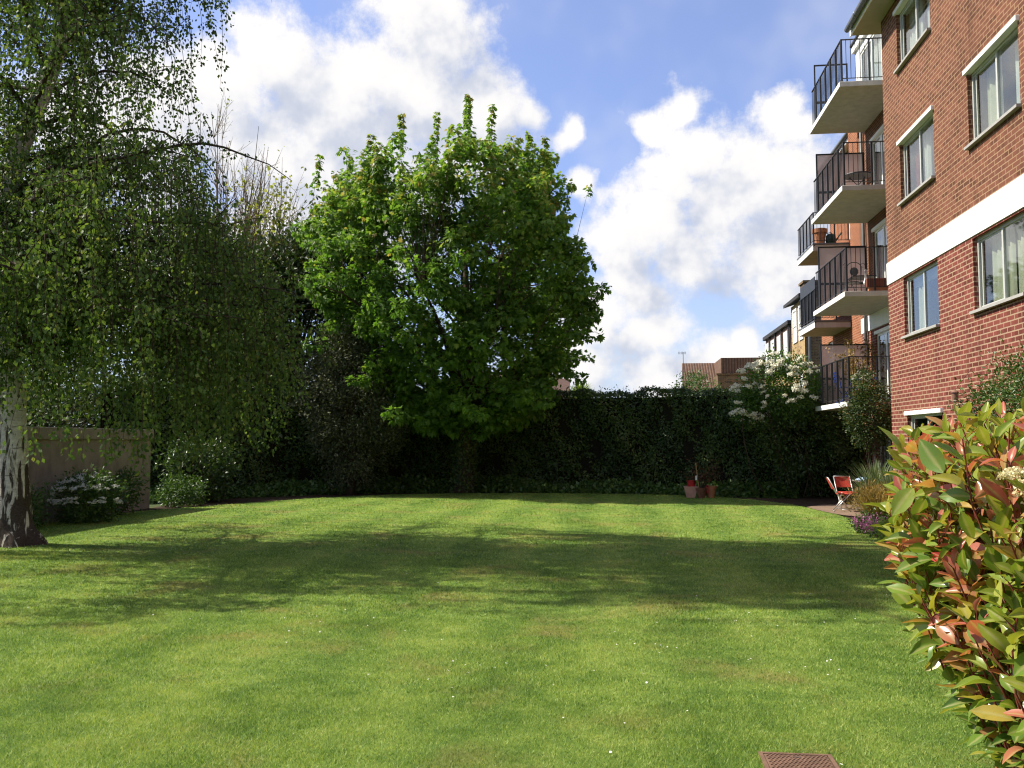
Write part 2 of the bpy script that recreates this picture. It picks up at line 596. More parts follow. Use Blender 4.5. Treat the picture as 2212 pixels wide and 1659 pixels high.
def blade_mat():
    m, T = newmat('grass_blade')
    p = pos(T)
    v, dry = lawn_tone(T, p)
    at = T.n('ShaderNodeAttribute', attribute_name='rnd')
    v2 = T.m('ADD', v, T.m('MULTIPLY', T.m('SUBTRACT', at.outputs['Fac'], 0.5), 0.62))
    c = T.ramp(v2, [(0.24, (0.062, 0.135, 0.020)), (0.45, (0.164, 0.285, 0.046)), (0.6, (0.272, 0.388, 0.072)), (0.76, (0.45, 0.50, 0.15))])
    c = T.mix(T.m('MULTIPLY', dry, T.mr(at.outputs['Fac'], 0.2, 0.8)), c, (0.34, 0.30, 0.10))
    pb = princ(T, c, 0.5, 0.3)
    tr = T.n('ShaderNodeBsdfTranslucent')
    T.put(tr.inputs[0], T.mix(1.0, c, (1.2, 1.2, 0.5), 'MULTIPLY'))
    ms = T.n('ShaderNodeMixShader')
    ms.inputs[0].default_value = 0.35
    T.t.links.new(pb, ms.inputs[1])
    T.t.links.new(tr.outputs[0], ms.inputs[2])
    finish(T, ms.outputs[0])
    return m


M['lawn'] = lawn_mat()
M['blade'] = blade_mat()
M['soil'] = plain('soil', (0.055, 0.038, 0.024), 0.95, 0.1, var=0.5, scale=8, bmp=0.8)
M['paving'] = plain('paving', (0.20, 0.14, 0.095), 0.85, 0.2, var=0.18, scale=4, bmp=0.3)
M['ground'] = plain('rough_ground', (0.06, 0.08, 0.03), 0.95, 0.1, var=0.4, scale=1.2)


def birch_bark():
    m, T = newmat('birch_bark')
    p = pos(T)
    sp = T.n('ShaderNodeSeparateXYZ')
    T.put(sp.inputs[0], p)
    mp = T.n('ShaderNodeMapping')
    mp.inputs['Scale'].default_value = (9, 9, 1.8)
    T.put(mp.inputs[0], p)
    fis = T.noise(mp.outputs[0], 1.0, 5, 0.6, 0.8)
    thr = T.mr(sp.outputs[2], 0.2, 2.6, 0.60, 0.34, False)
    dark = T.mr(T.m('SUBTRACT', thr, fis), -0.03, 0.04)
    mp2 = T.n('ShaderNodeMapping')
    mp2.inputs['Scale'].default_value = (3, 3, 30)
    T.put(mp2.inputs[0], p)
    bars = T.mr(T.noise(mp2.outputs[0], 1.0, 3, 0.6), 0.60, 0.68, 0, 0.7)
    white = T.ramp(T.noise(p, 14, 4, 0.6), [(0.3, (0.46, 0.41, 0.34)), (0.7, (0.72, 0.67, 0.58))])
    c = T.mix(bars, white, (0.13, 0.09, 0.07))
    blk = T.ramp(T.noise(p, 45, 4, 0.7), [(0.3, (0.028, 0.021, 0.016)), (0.7, (0.10, 0.075, 0.058))])
    c = T.mix(dark, c, blk)
    h = T.m('SUBTRACT', T.m('MULTIPLY', T.noise(p, 60, 3, 0.7), 0.3), T.m('MULTIPLY', dark, 0.6))
    finish(T, princ(T, c, 0.85, 0.15, 0, bump(T, h, 0.9, 0.03)))
    return m


M['birch_bark'] = birch_bark()
M['bark'] = plain('brown_bark', (0.065, 0.048, 0.033), 0.9, 0.1, var=0.4, scale=12, bmp=0.6, streak=True)
M['twig'] = plain('twig_bark', (0.055, 0.038, 0.028), 0.9, 0.1, var=0.3)
M['pale_twig'] = plain('pale_twig', (0.17, 0.125, 0.075), 0.9, 0.1, var=0.3)
M['red_stem'] = plain('red_stem', (0.16, 0.035, 0.025), 0.5, 0.3, var=0.3, scale=20)

M['l_birch'] = leafmat('birch_leaf', [(0, (0.055, 0.098, 0.022)), (0.5, (0.090, 0.148, 0.034)), (0.9, (0.140, 0.200, 0.048)), (1, (0.23, 0.25, 0.07))], 0.42, 0.55, 0.2, (1.15, 1.2, 0.6))
M['l_maple'] = leafmat('maple_leaf', [(0, (0.055, 0.125, 0.020)), (0.40, (0.105, 0.205, 0.030)), (0.68, (0.175, 0.285, 0.046)), (0.9, (0.29, 0.34, 0.075)), (1, (0.34, 0.26, 0.085))], 0.50, 0.45, 0.3, (1.2, 1.3, 0.65))
M['l_ever'] = leafmat('evergreen_leaf', [(0, (0.022, 0.040, 0.011)), (0.5, (0.040, 0.066, 0.018)), (0.85, (0.07, 0.09, 0.03)), (1, (0.14, 0.12, 0.055))], 0.18, 0.5, 0.25)
M['l_holm'] = leafmat('holm_leaf', [(0, (0.03, 0.040, 0.018)), (0.5, (0.070, 0.084, 0.042)), (0.85, (0.14, 0.145, 0.082)), (1, (0.20, 0.20, 0.12))], 0.15, 0.55, 0.18)
M['l_hedge'] = leafmat('hedge_leaf', [(0, (0.024, 0.048, 0.012)), (0.5, (0.052, 0.096, 0.023)), (0.9, (0.095, 0.145, 0.034)), (1, (0.15, 0.17, 0.05))], 0.22, 0.38, 0.4)
M['l_ivy'] = leafmat('ivy_leaf', [(0, (0.035, 0.08, 0.016)), (0.6, (0.075, 0.14, 0.03)), (1, (0.13, 0.20, 0.045))], 0.25, 0.4, 0.4)
M['l_rose'] = leafmat('rose_leaf', [(0, (0.035, 0.09, 0.014)), (0.6, (0.07, 0.15, 0.022)), (1, (0.13, 0.21, 0.035))], 0.35, 0.4, 0.4)
M['l_shrub'] = leafmat('shrub_leaf', [(0, (0.03, 0.07, 0.014)), (0.55, (0.06, 0.12, 0.024)), (1, (0.12, 0.19, 0.04))], 0.3, 0.4, 0.4)
M['l_climb'] = leafmat('climber_leaf', [(0, (0.02, 0.04, 0.012)), (0.5, (0.04, 0.07, 0.018)), (0.8, (0.07, 0.10, 0.025)), (0.9, (0.16, 0.09, 0.03)), (1, (0.20, 0.10, 0.04))], 0.25, 0.5, 0.25)
M['l_bud'] = leafmat('bud_leaf', [(0, (0.16, 0.19, 0.04)), (1, (0.32, 0.32, 0.07))], 0.5, 0.5, 0.2)
M['l_lime'] = leafmat('lime_leaf', [(0, (0.12, 0.2, 0.03)), (1, (0.25, 0.33, 0.06))], 0.4, 0.5, 0.2)
M['l_gold'] = leafmat('gold_leaf', [(0, (0.25, 0.27, 0.03)), (1, (0.45, 0.42, 0.05))], 0.5, 0.5, 0.2)
M['l_grass'] = leafmat('tall_grass', [(0, (0.06, 0.10, 0.045)), (0.6, (0.12, 0.17, 0.09)), (1, (0.24, 0.27, 0.14))], 0.3, 0.4, 0.4)
M['l_tan'] = leafmat('tan_seed', [(0, (0.10, 0.10, 0.03)), (0.4, (0.26, 0.17, 0.06)), (1, (0.48, 0.32, 0.13))], 0.3, 0.6, 0.2)
M['l_dead'] = leafmat('dead_leaf', [(0, (0.05, 0.025, 0.015)), (1, (0.14, 0.07, 0.04))], 0.15, 0.8, 0.1)
M['petal_white'] = leafmat('white_petal', [(0, (0.74, 0.71, 0.56)), (1, (0.90, 0.88, 0.78))], 0.3, 0.6, 0.2, (1, 1, 0.9))
M['petal_cream'] = leafmat('cream_petal', [(0, (0.62, 0.52, 0.28)), (1, (0.82, 0.75, 0.50))], 0.3, 0.6, 0.2, (1, 1, 0.8))
M['petal_pink'] = leafmat('pink_petal', [(0, (0.40, 0.10, 0.26)), (1, (0.66, 0.26, 0.46))], 0.3, 0.6, 0.2, (1, 0.9, 1))
M['daisy'] = leafmat('daisy_petal', [(0, (0.70, 0.68, 0.62)), (1, (0.82, 0.82, 0.78))], 0.2, 0.6, 0.2, (1, 1, 1))
M['l_phot'] = leafmat('photinia_leaf', [(0, (0.070, 0.150, 0.025)), (0.30, (0.165, 0.265, 0.038)), (0.55, (0.33, 0.36, 0.050)), (0.70, (0.44, 0.30, 0.068)), (0.82, (0.46, 0.20, 0.095)), (0.93, (0.48, 0.13, 0.10)), (1.0, (0.52, 0.055, 0.045))], 0.38, 0.26, 0.5, (1.2, 1.1, 0.55), (0.44, 0.40, 0.17), 0.3)
M['terracotta'] = plain('terracotta', (0.38, 0.17, 0.09), 0.85, 0.15, var=0.2, scale=9, bmp=0.2)
M['old_terracotta'] = plain('old_terracotta', (0.16, 0.075, 0.05), 0.9, 0.1, var=0.35, scale=9, bmp=0.3)
M['pink_pot'] = plain('pink_plaster', (0.55, 0.32, 0.26), 0.85, 0.15, var=0.15, scale=7)
M['red_plastic'] = plain('red_plastic', (0.42, 0.02, 0.025), 0.4, 0.4, var=0.1)
M['red_canvas'] = plain('red_fabric', (0.46, 0.055, 0.035), 0.8, 0.2, var=0.12, scale=8)
M['chair_metal'] = plain('bare_metal', (0.55, 0.53, 0.50), 0.35, 0.5, 0.7, var=0.1)
M['blue_cloth'] = plain('blue_cloth', (0.36, 0.46, 0.62), 0.9, 0.1, var=0.2, scale=20)
M['blue_paint'] = plain('blue_paint', (0.02, 0.05, 0.30), 0.5, 0.4, var=0.15)
M['dark_green'] = plain('green_plastic', (0.012, 0.035, 0.022), 0.4, 0.4, var=0.2)
M['brown_box'] = plain('brown_plastic', (0.16, 0.055, 0.035), 0.6, 0.3, var=0.15)
M['slate'] = plain('slate_disc', (0.075, 0.08, 0.085), 0.7, 0.3, var=0.2)
M['rust'] = plain('rusty_iron', (0.15, 0.088, 0.058), 0.8, 0.25, var=0.3, scale=14, bmp=0.3)
M['feeder'] = plain('brown_metal', (0.20, 0.10, 0.07), 0.6, 0.3, var=0.25, scale=20)
M['cane'] = plain('cane', (0.35, 0.24, 0.12), 0.85, 0.1, var=0.25, scale=20)
# ------------------------------------------------------------------ ground
LAWN = [(-11.05, -6), (-11.05, 14), (-11.0, 18.6), (-10.5, 20.0), (-9.7, 21.6), (-8.4, 24.2), (-6.6, 26.0), (-4.6, 26.9), (-1.5, 27.3), (1.0, 27.3), (2.6, 26.4), (3.6, 25.0), (4.35, 23.0), (4.62, 21.2), (4.72, 20.2), (4.72, 18.9), (4.5, 17.4), (4.25, 15.6), (4.05, 13.5), (3.9, 11), (3.8, 7), (3.8, -6)]


def sheet(name, pts, z, mat, kind='structure'):
    V = [(x, y, z) for x, y in pts]
    o = np_mesh(name, V, [len(V)], list(range(len(V))), mat)
    o['kind'] = kind
    return o


sheet('ground', [(-900, -300), (900, -300), (900, 1500), (-900, 1500)], -0.05, M['ground'])
sheet('border_soil', [(-11.2, -5.9), (-11.2, 20.4), (-12.5, 28.4), (5.2, 28.4), (6.95, 26.3), (6.95, 18.2), (5.25, 18.0), (5.25, -5.9)], -0.02, M['soil'])
sheet('lawn', LAWN, 0.0, M['lawn'])
sheet('patio', [(4.66, 20.35), (4.55, 21.2), (4.5, 22.2), (5.0, 23.0), (6.9, 23.4), (6.9, 18.2), (5.5, 18.2), (5.2, 19.2), (4.78, 19.9)], 0.008, M['paving'])


# ------------------------------------------------------------------ apartment block
def wall_x(mb, X, y0, y1, z0, z1, holes=(), depth=0.11):
    """wall sheet at x=X looking towards -x, with openings (ya, yb, za, zb) and their reveals"""
    ys = sorted({y0, y1, *[h[0] for h in holes], *[h[1] for h in holes]})
    zs = sorted({z0, z1, *[h[2] for h in holes], *[h[3] for h in holes]})
    for a, b in zip(ys, ys[1:]):
        for c, d in zip(zs, zs[1:]):
            if any(h[0] - 1e-6 <= a and b <= h[1] + 1e-6 and h[2] - 1e-6 <= c and d <= h[3] + 1e-6 for h in holes):
                continue
            mb.quad((X, a, c), (X, a, d), (X, b, d), (X, b, c))
    for (a, b, c, d) in holes:
        E_ = X + depth
        mb.quad((X, a, c), (E_, a, c), (E_, a, d), (X, a, d))
        mb.quad((X, b, c), (X, b, d), (E_, b, d), (E_, b, c))
        mb.quad((X, a, d), (E_, a, d), (E_, b, d), (X, b, d))
        mb.quad((X, a, c), (X, b, c), (E_, b, c), (E_, a, c))


def drape(mb, X, y0, y1, z0, z1, folds=7, amp=0.035, seed=0):
    r = random.Random(seed)
    n = max(8, folds * 6)
    ph = r.random() * 6
    V, F = [], []
    for i in range(n + 1):
        t = i / n
        d = amp * (math.sin(t * folds * 2 * math.pi + ph) + 0.4 * math.sin(t * folds * 4.7 + ph * 2))
        y = y0 + (y1 - y0) * t
        V += [(X + d, y, z0), (X + d * 0.8, y, z1)]
    for i in range(n):
        F.append((2 * i, 2 * i + 2, 2 * i + 3, 2 * i + 1))
    mb.add(V, F)


def window(root, X, ya, yb, za, zb, curtains, label=None, lintel=True, seed=0, blind=None, split=0.5):
    fx0, fx1 = X + 0.065, X + 0.115
    t = 0.045
    f = MB()
    f.box(fx0, fx1, ya, yb, zb - t, zb)
    f.box(fx0, fx1, ya, yb, za, za + t)
    f.box(fx0, fx1, ya, ya + t, za + t, zb - t)
    f.box(fx0, fx1, yb - t, yb, za + t, zb - t)
    ym = ya + (yb - ya) * split
    f.box(fx0 + 0.004, fx1 + 0.02, ym - 0.025, ym + 0.025, za + t, zb - t)
    # sliding sash, set one track back
    s = 0.03
    f.box(fx0 + 0.02, fx1 - 0.006, ym + 0.025, yb - t, za + t, za + t + s)
    f.box(fx0 + 0.02, fx1 - 0.006, ym + 0.025, yb - t, zb - t - s, zb - t)
    f.box(fx0 + 0.02, fx1 - 0.006, yb - t - s - 0.05, yb - t - 0.05, za + t + s, zb - t - s)
    w_ = f.build('window', M['alu'], root)
    if label:
        w_['label'] = label
    p = MB()
    p.box(fx0 + 0.022, fx0 + 0.027, ya + t - 0.004, yb - t + 0.004, za + t - 0.004, zb - t + 0.004)
    p.build('pane', M['pane'], w_)
    sl = MB()
    sl.box(X - 0.07, fx0 - 0.002, ya - 0.035, yb + 0.035, za - 0.038, za + 0.004)
    sl.build('sill', M['sill'], w_)
    if lintel:
        l = MB()
        l.bbox(X - 0.05, X + 0.06, ya - 0.05, yb + 0.05, zb - 0.008, zb + 0.068, 0.004)
        l.build('lintel', M['white'], w_)
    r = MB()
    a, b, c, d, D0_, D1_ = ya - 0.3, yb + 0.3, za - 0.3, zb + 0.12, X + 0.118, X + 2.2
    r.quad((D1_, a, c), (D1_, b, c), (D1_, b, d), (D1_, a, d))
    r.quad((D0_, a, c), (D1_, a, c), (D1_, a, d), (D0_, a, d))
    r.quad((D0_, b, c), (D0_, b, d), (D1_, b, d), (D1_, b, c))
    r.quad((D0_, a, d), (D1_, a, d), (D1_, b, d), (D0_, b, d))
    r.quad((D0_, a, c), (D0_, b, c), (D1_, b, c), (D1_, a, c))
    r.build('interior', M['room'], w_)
    for k, (c0, c1, mt) in enumerate(curtains):
        cm = MB()
        drape(cm, X + 0.24, ya + (yb - ya) * c0, ya + (yb - ya) * c1, za + 0.02, zb - 0.02, max(2, int(9 * (c1 - c0) * (yb - ya) / 1.2)), 0.03, seed + k)
        cm.build('curtain', M[mt], w_, smooth=True)
    if blind:
        bl = MB()
        bl.box(X + 0.19, X + 0.20, ya + 0.06, yb - 0.06, zb - blind, zb - 0.02)
        bl.build('blind', M['curtain_white'], w_)
    return w_


blockA = thing('apartment_block', 'red brick apartment block with balconies, white band and metal windows beside the lawn', 'building', (5.3, 18.05, 0))
XW = 5.3
WL = (15.33, 17.1)
WR = (12.14, 13.86)
holes_lo = [(*WL, 0.97, 2.07), (*WL, 3.52, 4.62), (*WR, 3.52, 4.62)]
holes_hi = [(*WL, 6.02, 7.15), (*WR, 6.02, 7.15), (*WL, 8.56, 9.67), (*WR, 8.56, 9.67)]
lo = MB()
wall_x(lo, XW, 2.0, 18.05, -0.05, 4.65, holes_lo)
lo.quad((XW, 18.05, -0.05), (XW, 18.05, 4.65), (7.0, 18.05, 4.65), (7.0, 18.05, -0.05))
wall_x(lo, 7.0, 18.05, 26.42, -0.05, 4.66, [(22.5, 25.05, 2.55, 4.5), (22.5, 25.05, 0.03, 2.08)], 0.1)
lo.build('red_brick_wall', M['brick_lo'], blockA)
hi = MB()
wall_x(hi, XW, 2.0, 18.05, 5.08, 10.05, holes_hi)
hi.quad((XW, 18.05, 5.08), (XW, 18.05, 10.05), (7.0, 18.05, 10.05), (7.0, 18.05, 5.08))
wall_x(hi, 7.0, 18.05, 26.42, 5.09, 10.35, [(22.5, 25.05, 5.25, 7.33), (22.5, 25.05, 7.86, 9.82)], 0.1)
hi.quad((7.0, 26.42, -0.05), (9.0, 26.42, -0.05), (9.0, 26.42, 10.35), (7.0, 26.42, 10.35))
hi.build('orange_brick_wall', M['brick_hi'], blockA)
bd = MB()
bd.box(XW - 0.018, XW + 0.06, 2.0, 18.06, 4.652, 5.078)
bd.box(6.982, 7.06, 18.07, 26.43, 4.662, 5.088)
bd.build('white_band', M['white'], blockA)
ev = MB()
ev.box(4.86, 9.0, 2.0, 18.58, 9.97, 10.1)
ev.build('soffit', M['soffit'], blockA)
fa = MB()
fa.box(4.835, 4.858, 2.0, 18.6, 9.95, 10.14)
fa.build('fascia', M['white_gloss'], blockA)
rf = MB()
rf.add([(4.78, 2, 10.14), (9.2, 2, 12.7), (9.2, 18.62, 12.7), (4.78, 18.62, 10.14), (4.78, 2, 10.20), (9.2, 2, 12.78), (9.2, 18.62, 12.78), (4.78, 18.62, 10.20)],
       [(0, 1, 2, 3), (4, 7, 6, 5), (0, 3, 7, 4), (3, 2, 6, 7), (1, 0, 4, 5)])
rf.build('roof', M['roof_tile'], blockA)
gt = MB()
gt.tube([(4.765, 2, 10.08), (4.765, 10, 10.075), (4.765, 18.52, 10.07)], 0.062, 10)
for k in range(18):
    gt.tube([(4.765, 2.5 + k * 0.9, 10.075), (4.765, 2.53 + k * 0.9, 10.075)], 0.068, 10)
gt.build('gutter', M['gutter'], blockA, smooth=True)
window(blockA, XW, *WL, 8.56, 9.67, [(0.03, 0.42, 'curtain_white'), (0.55, 0.97, 'curtain_white')], 'top storey window with white curtains under the eaves', seed=1)
window(blockA, XW, *WR, 8.56, 9.67, [(0.05, 0.5, 'curtain_white')], seed=2)
window(blockA, XW, *WL, 6.02, 7.15, [(0.70, 0.93, 'curtain_red'), (0.50, 0.66, 'curtain_white')], 'window with a dark red curtain', seed=3)
window(blockA, XW, *WR, 6.02, 7.15, [(0.03, 0.40, 'curtain_white'), (0.62, 0.92, 'curtain_cream')], seed=4)
window(blockA, XW, *WL, 3.52, 4.62, [(0.72, 0.95, 'curtain_cream')], lintel=False, seed=5, blind=0.2)
window(blockA, XW, *WR, 3.52, 4.62, [(0.02, 0.44, 'curtain_cream'), (0.52, 0.96, 'curtain_cream')], 'large window with cream curtains', lintel=False, seed=6)
window(blockA, XW, *WL, 0.97, 2.07, [(0.05, 0.3, 'curtain_cream')], seed=7)

# balcony doors
SLABS = [2.42, 5.09, 7.70, 10.30]
TH = 0.13


def balcony_door(z0, z1, dark=False, seed=0):
    f = MB()
    x0, x1 = 7.04, 7.09
    f.box(x0, x1, 22.5, 25.05, z1 - 0.07, z1)
    f.box(x0, x1, 22.5, 25.05, z0, z0 + 0.09)
    for y in (22.5, 23.3, 23.36, 24.18, 24.24, 24.99):
        f.box(x0, x1, y, y + 0.06, z0 + 0.09, z1 - 0.07)
    d = f.build('balcony_door', M['sill'] if dark else M['white_gloss'], blockA)
    p = MB()
    p.box(7.055, 7.06, 22.55, 25.0, z0 + 0.085, z1 - 0.065)
    p.build('pane', M['pane'], d)
    if not dark:
        l = MB()
        l.box(6.965, 7.03, 22.45, 25.1, z1 - 0.012, z1 + 0.075)
        l.build('lintel', M['white'], d)
    r = MB()
    r.box(7.101, 9.0, 22.2, 25.3, z0 - 0.01, z1 + 0.1)
    r.f.pop()
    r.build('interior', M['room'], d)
    c = MB()
    drape(c, 7.2, 24.3, 25.0, z0 + 0.05, z1 - 0.08, 5, 0.03, seed)
    c.build('curtain', M['curtain_cream'], d, smooth=True)


balcony_door(7.86, 9.82, seed=21)
balcony_door(5.25, 7.33, seed=22)
balcony_door(2.57, 4.5, seed=23)
balcony_door(0.03, 2.08, True, seed=24)


def railing(mb, z, x0, x1, y0, y1, h=1.08, side=True):
    r = 0.014
    mb.box(x0 - 0.02, x0 + 0.02, y0 - 0.02, y1 + 0.02, z + h - 0.012, z + h + 0.008)
    mb.box(x0 - 0.012, x0 + 0.012, y0, y1, z + 0.09, z + 0.105)
    n = int(round((y1 - y0) / 0.112))
    for i in range(n + 1):
        y = y0 + (y1 - y0) * i / n
        if i % 5 == 0:
            mb.box(x0 - 0.02, x0 + 0.02, y - 0.02, y + 0.02, z - 0.1 if i in (0, n) else z, z + h)
        else:
            mb.box(x0 - 0.006, x0 + 0.006, y - 0.006, y + 0.006, z + 0.1, z + h)
    if side:
        mb.box(x0, x1, y0 - 0.02, y0 + 0.02, z + h - 0.0115, z + h + 0.0085)
        mb.box(x0, x1, y0 - 0.012, y0 + 0.012, z + 0.0905, z + 0.1055)
        n = int(round((x1 - x0) / 0.112))
        for i in range(1, n + 1):
            x = x0 + (x1 - x0) * i / n
            t = 0.02 if i % 6 == 0 else 0.006
            mb.box(x - t, x + t, y0 - t, y0 + t, z + (0 if t > 0.01 else 0.1), z + h)


for k, zb in enumerate(SLABS):
    s = MB()
    s.bbox(5.5, 6.995, 22.14, 25.58, zb, zb + TH, 0.008)
    b = s.build('balcony', M['slab'], blockA)
    fcs = MB()
    fcs.box(5.484, 5.499, 22.14, 25.6, zb + 0.004, zb + TH - 0.004)
    fcs.build('slab_edge', M['white'], b)
    rl = MB()
    railing(rl, zb + TH, 5.56, 6.98, 22.2, 25.5)
    rl.build('railing', M['iron'], b)
    top = {0: 4.29, 1: 7.05, 2: 9.71, 3: 12.30}[k]
    x1 = 6.55 if k == 3 else 6.93
    fr = MB()
    z0 = zb + TH
    for x in (5.63, x1 - 0.03):
        fr.box(x, x + 0.035, 25.52, 25.56, z0, top)
    fr.box(5.665, x1 - 0.03, 25.521, 25.559, top - 0.035, top - 0.001)
    fr.box(5.665, x1 - 0.03, 25.521, 25.559, z0 + 0.74, z0 + 0.80)
    fr.build('screen_frame', M['iron'], b)
    pn = MB()
    pn.box(5.66, x1 - 0.025, 25.538, 25.544, z0 + 0.1, top - 0.03)
    pn.build('screen_pane', M['clear'] if k == 3 else M['frosted'], b)
# penthouse over the recess
ph = MB()
wall_x(ph, 6.82, 18.7, 25.68, 10.435, 12.66, [(21.5, 25.25, 10.5, 12.45)], 0.06)
ph.quad((6.82, 25.68, 10.43), (9, 25.68, 10.43), (9, 25.68, 12.66), (6.82, 25.68, 12.66))
ph.build('penthouse_wall', M['white'], blockA)
pf = MB()
pf.box(6.74, 9.5, 18.7, 25.78, 12.662, 12.86)
pf.build('penthouse_fascia', M['white_gloss'], blockA)
pr_ = MB()
pr_.box(6.70, 9.5, 18.7, 25.82, 12.862, 12.92)
pr_.build('penthouse_roof', M['dark_roof'], blockA)
pd = MB()
for y in (21.5, 22.4, 23.3, 24.2, 25.19):
    pd.box(6.85, 6.9, y, y + 0.06, 10.5, 12.45)
pd.box(6.851, 6.899, 21.5, 25.25, 12.38, 12.45)
pdo = pd.build('penthouse_door', M['white_gloss'], blockA)
pp = MB()
pp.box(6.868, 6.874, 21.5, 25.25, 10.5, 12.4)
pp.build('pane', M['pane'], pdo)
pi = MB()
pi.box(6.9, 9.0, 19, 25.6, 10.45, 12.65)
pi.f.pop()
pi.build('interior', M['room'], pdo)
pc = MB()
drape(pc, 7.0, 21.6, 25.1, 10.5, 12.4, 20, 0.03, 31)
pc.build('curtain', M['curtain_white'], pdo, smooth=True)
dp = MB()
dp.tube([(6.93, 25.76, 0), (6.93, 25.76, 6), (6.93, 25.76, 12.6)], 0.045, 8)
for z in (1.5, 4, 6.6, 9.2, 11.5):
    dp.tube([(6.93, 25.76, z), (6.93, 25.76, z + 0.06)], 0.056, 8)
dp.build('downpipe', M['gutter'], blockA, smooth=True)
dp = MB()
dp.tube([(6.93, 25.2, 0), (6.93, 25.2, 1.45)], 0.03, 8)
dp.build('drain_pipe', M['white_gloss'], blockA, smooth=True)

# second block of the row
blockB = thing('apartment_block', 'orange brick block with two balconies and leaded window beyond the nearer balconies', 'building', (7.0, 26.5, 0))
wb = MB()
wall_x(wb, 7.02, 26.45, 27.5, -0.05, 11.5)
wall_x(wb, 7.72, 27.5, 33.0, -0.05, 11.3, [(28.2, 30.6, 8.3, 10.1), (27.9, 30.2, 2.9, 5.0)], 0.12)
wall_x(wb, 7.72, 33.0, 34.7, -0.05, 8.2, [(33.0, 33.7, 4.0, 5.2)], 0.1)
wb.quad((7.72, 33.0, 8.2), (7.72, 33.0, 11.3), (9.5, 33.0, 11.3), (9.5, 33.0, 8.2))
wb.quad((7.02, 27.5, -0.05), (7.02, 27.5, 11.5), (7.72, 27.5, 11.5), (7.72, 27.5, -0.05))
wb.build('wall', M['brick_far'], blockB)
eb = MB()
eb.box(7.48, 9.5, 27.6, 33.3, 11.3, 11.42)
eb.build('eaves', M['white_gloss'], blockB)
gb = MB()
gb.tube([(7.42, 27.6, 11.5), (7.42, 33.35, 11.48)], 0.07, 8)
gb.build('gutter', M['gutter'], blockB, smooth=True)
rb = MB()
rb.add([(7.4, 27.6, 11.56), (10, 27.6, 13.2), (10, 33.4, 13.2), (7.4, 33.4, 11.56)], [(0, 1, 2, 3)])
rb.build('roof', M['roof_tile'], blockB)


def plain_window(root, X, ya, yb, za, zb, nm, nz, mat='white_gloss', depth=0.06, bar=0.05):
    f = MB()
    for i in range(nm + 1):
        y = ya + (yb - ya - bar) * i / nm
        f.box(X + depth, X + depth + 0.05, y, y + bar, za, zb)
    for i in range(nz + 1):
        z = za + (zb - za - bar) * i / nz
        f.box(X + depth + 0.003, X + depth + 0.047, ya, yb, z, z + bar)
    w_ = f.build('window', M[mat], root)
    p = MB()
    p.box(X + depth + 0.02, X + depth + 0.026, ya, yb, za, zb)
    p.build('pane', M['pane'], w_)
    r = MB()
    r.box(X + depth + 0.06, X + 1.4, ya - 0.1, yb + 0.1, za - 0.1, zb + 0.1)
    r.f.pop()
    r.build('interior', M['room'], w_)


plain_window(blockB, 7.72, 28.2, 30.6, 8.3, 10.1, 5, 4, bar=0.07)
plain_window(blockB, 7.72, 27.9, 30.2, 2.9, 5.0, 3, 1)
plain_window(blockB, 7.72, 33.0, 33.7, 4.0, 5.2, 2, 1)
for k, (zb, top) in enumerate(((7.96, 0.2), (5.36, 0.2))):
    s = MB()
    s.bbox(6.56, 7.715, 30.4, 33.0, zb, zb + 0.2, 0.006)
    b = s.build('balcony', M['slab'], blockB)
    c = MB()
    c.box(6.53, 7.715, 30.37, 33.02, zb + 0.202, zb + 0.25)
    c.build('slab_trim', M['gutter'], b)
    e = MB()
    e.box(6.545, 6.558, 30.4, 33.0, zb + 0.004, zb + 0.196)
    e.build('slab_edge', M['white'], b)
    rl = MB()
    railing(rl, zb + 0.25, 6.58, 7.71, 30.42, 32.95, 1.05)
    rl.build('railing', M['iron'], b)
    if k == 1:
        sc_ = MB()
        sc_.box(6.60, 6.615, 30.5, 32.9, zb + 0.32, zb + 1.75)
        sc_.build('dark_screen', M['iron'], b)

# ------------------------------------------------------------------ houses beyond the hedge
hy = thing('terraced_house', 'yellow stock brick house with tall white windows and chimney beyond the blocks', 'house', (9.1, 44.5, 0))
w1 = MB()
wall_x(w1, 9.1, 44.5, 47.8, -0.05, 8.6, [(44.75, 45.7, 6.6, 8.35), (46.2, 47.2, 6.6, 8.35), (44.9, 45.7, 3.3, 5.0)], 0.08)
w1.build('wall', M['stock'], hy)
w1 = MB()
w1.quad((9.1, 44.5, -0.05), (14, 44.5, -0.05), (14, 44.5, 8.6), (9.1, 44.5, 8.6))
w1.quad((9.1, 47.8, -0.05), (9.1, 47.8, 8.6), (14, 47.8, 8.6), (14, 47.8, -0.05))
w1.build('end_wall', M['stock_dark'], hy)
r1 = MB()
r1.add([(8.8, 44.3, 8.62), (12, 44.3, 9.7), (12, 48.3, 9.7), (8.8, 48.3, 8.62), (8.8, 44.3, 8.78), (12, 44.3, 9.9), (12, 48.3, 9.9), (8.8, 48.3, 8.78)],
       [(0, 1, 2, 3), (4, 7, 6, 5), (0, 3, 7, 4), (0, 4, 5, 1), (3, 2, 6, 7)])
r1.build('roof', M['dark_roof'], hy)
ch = MB()
ch.box(9.15, 10.6, 44.6, 45.6, 8.7, 9.35)
ch.box(9.08, 10.67, 44.53, 45.67, 9.352, 9.47)
ch.build('chimney', M['stock_dark'], hy)
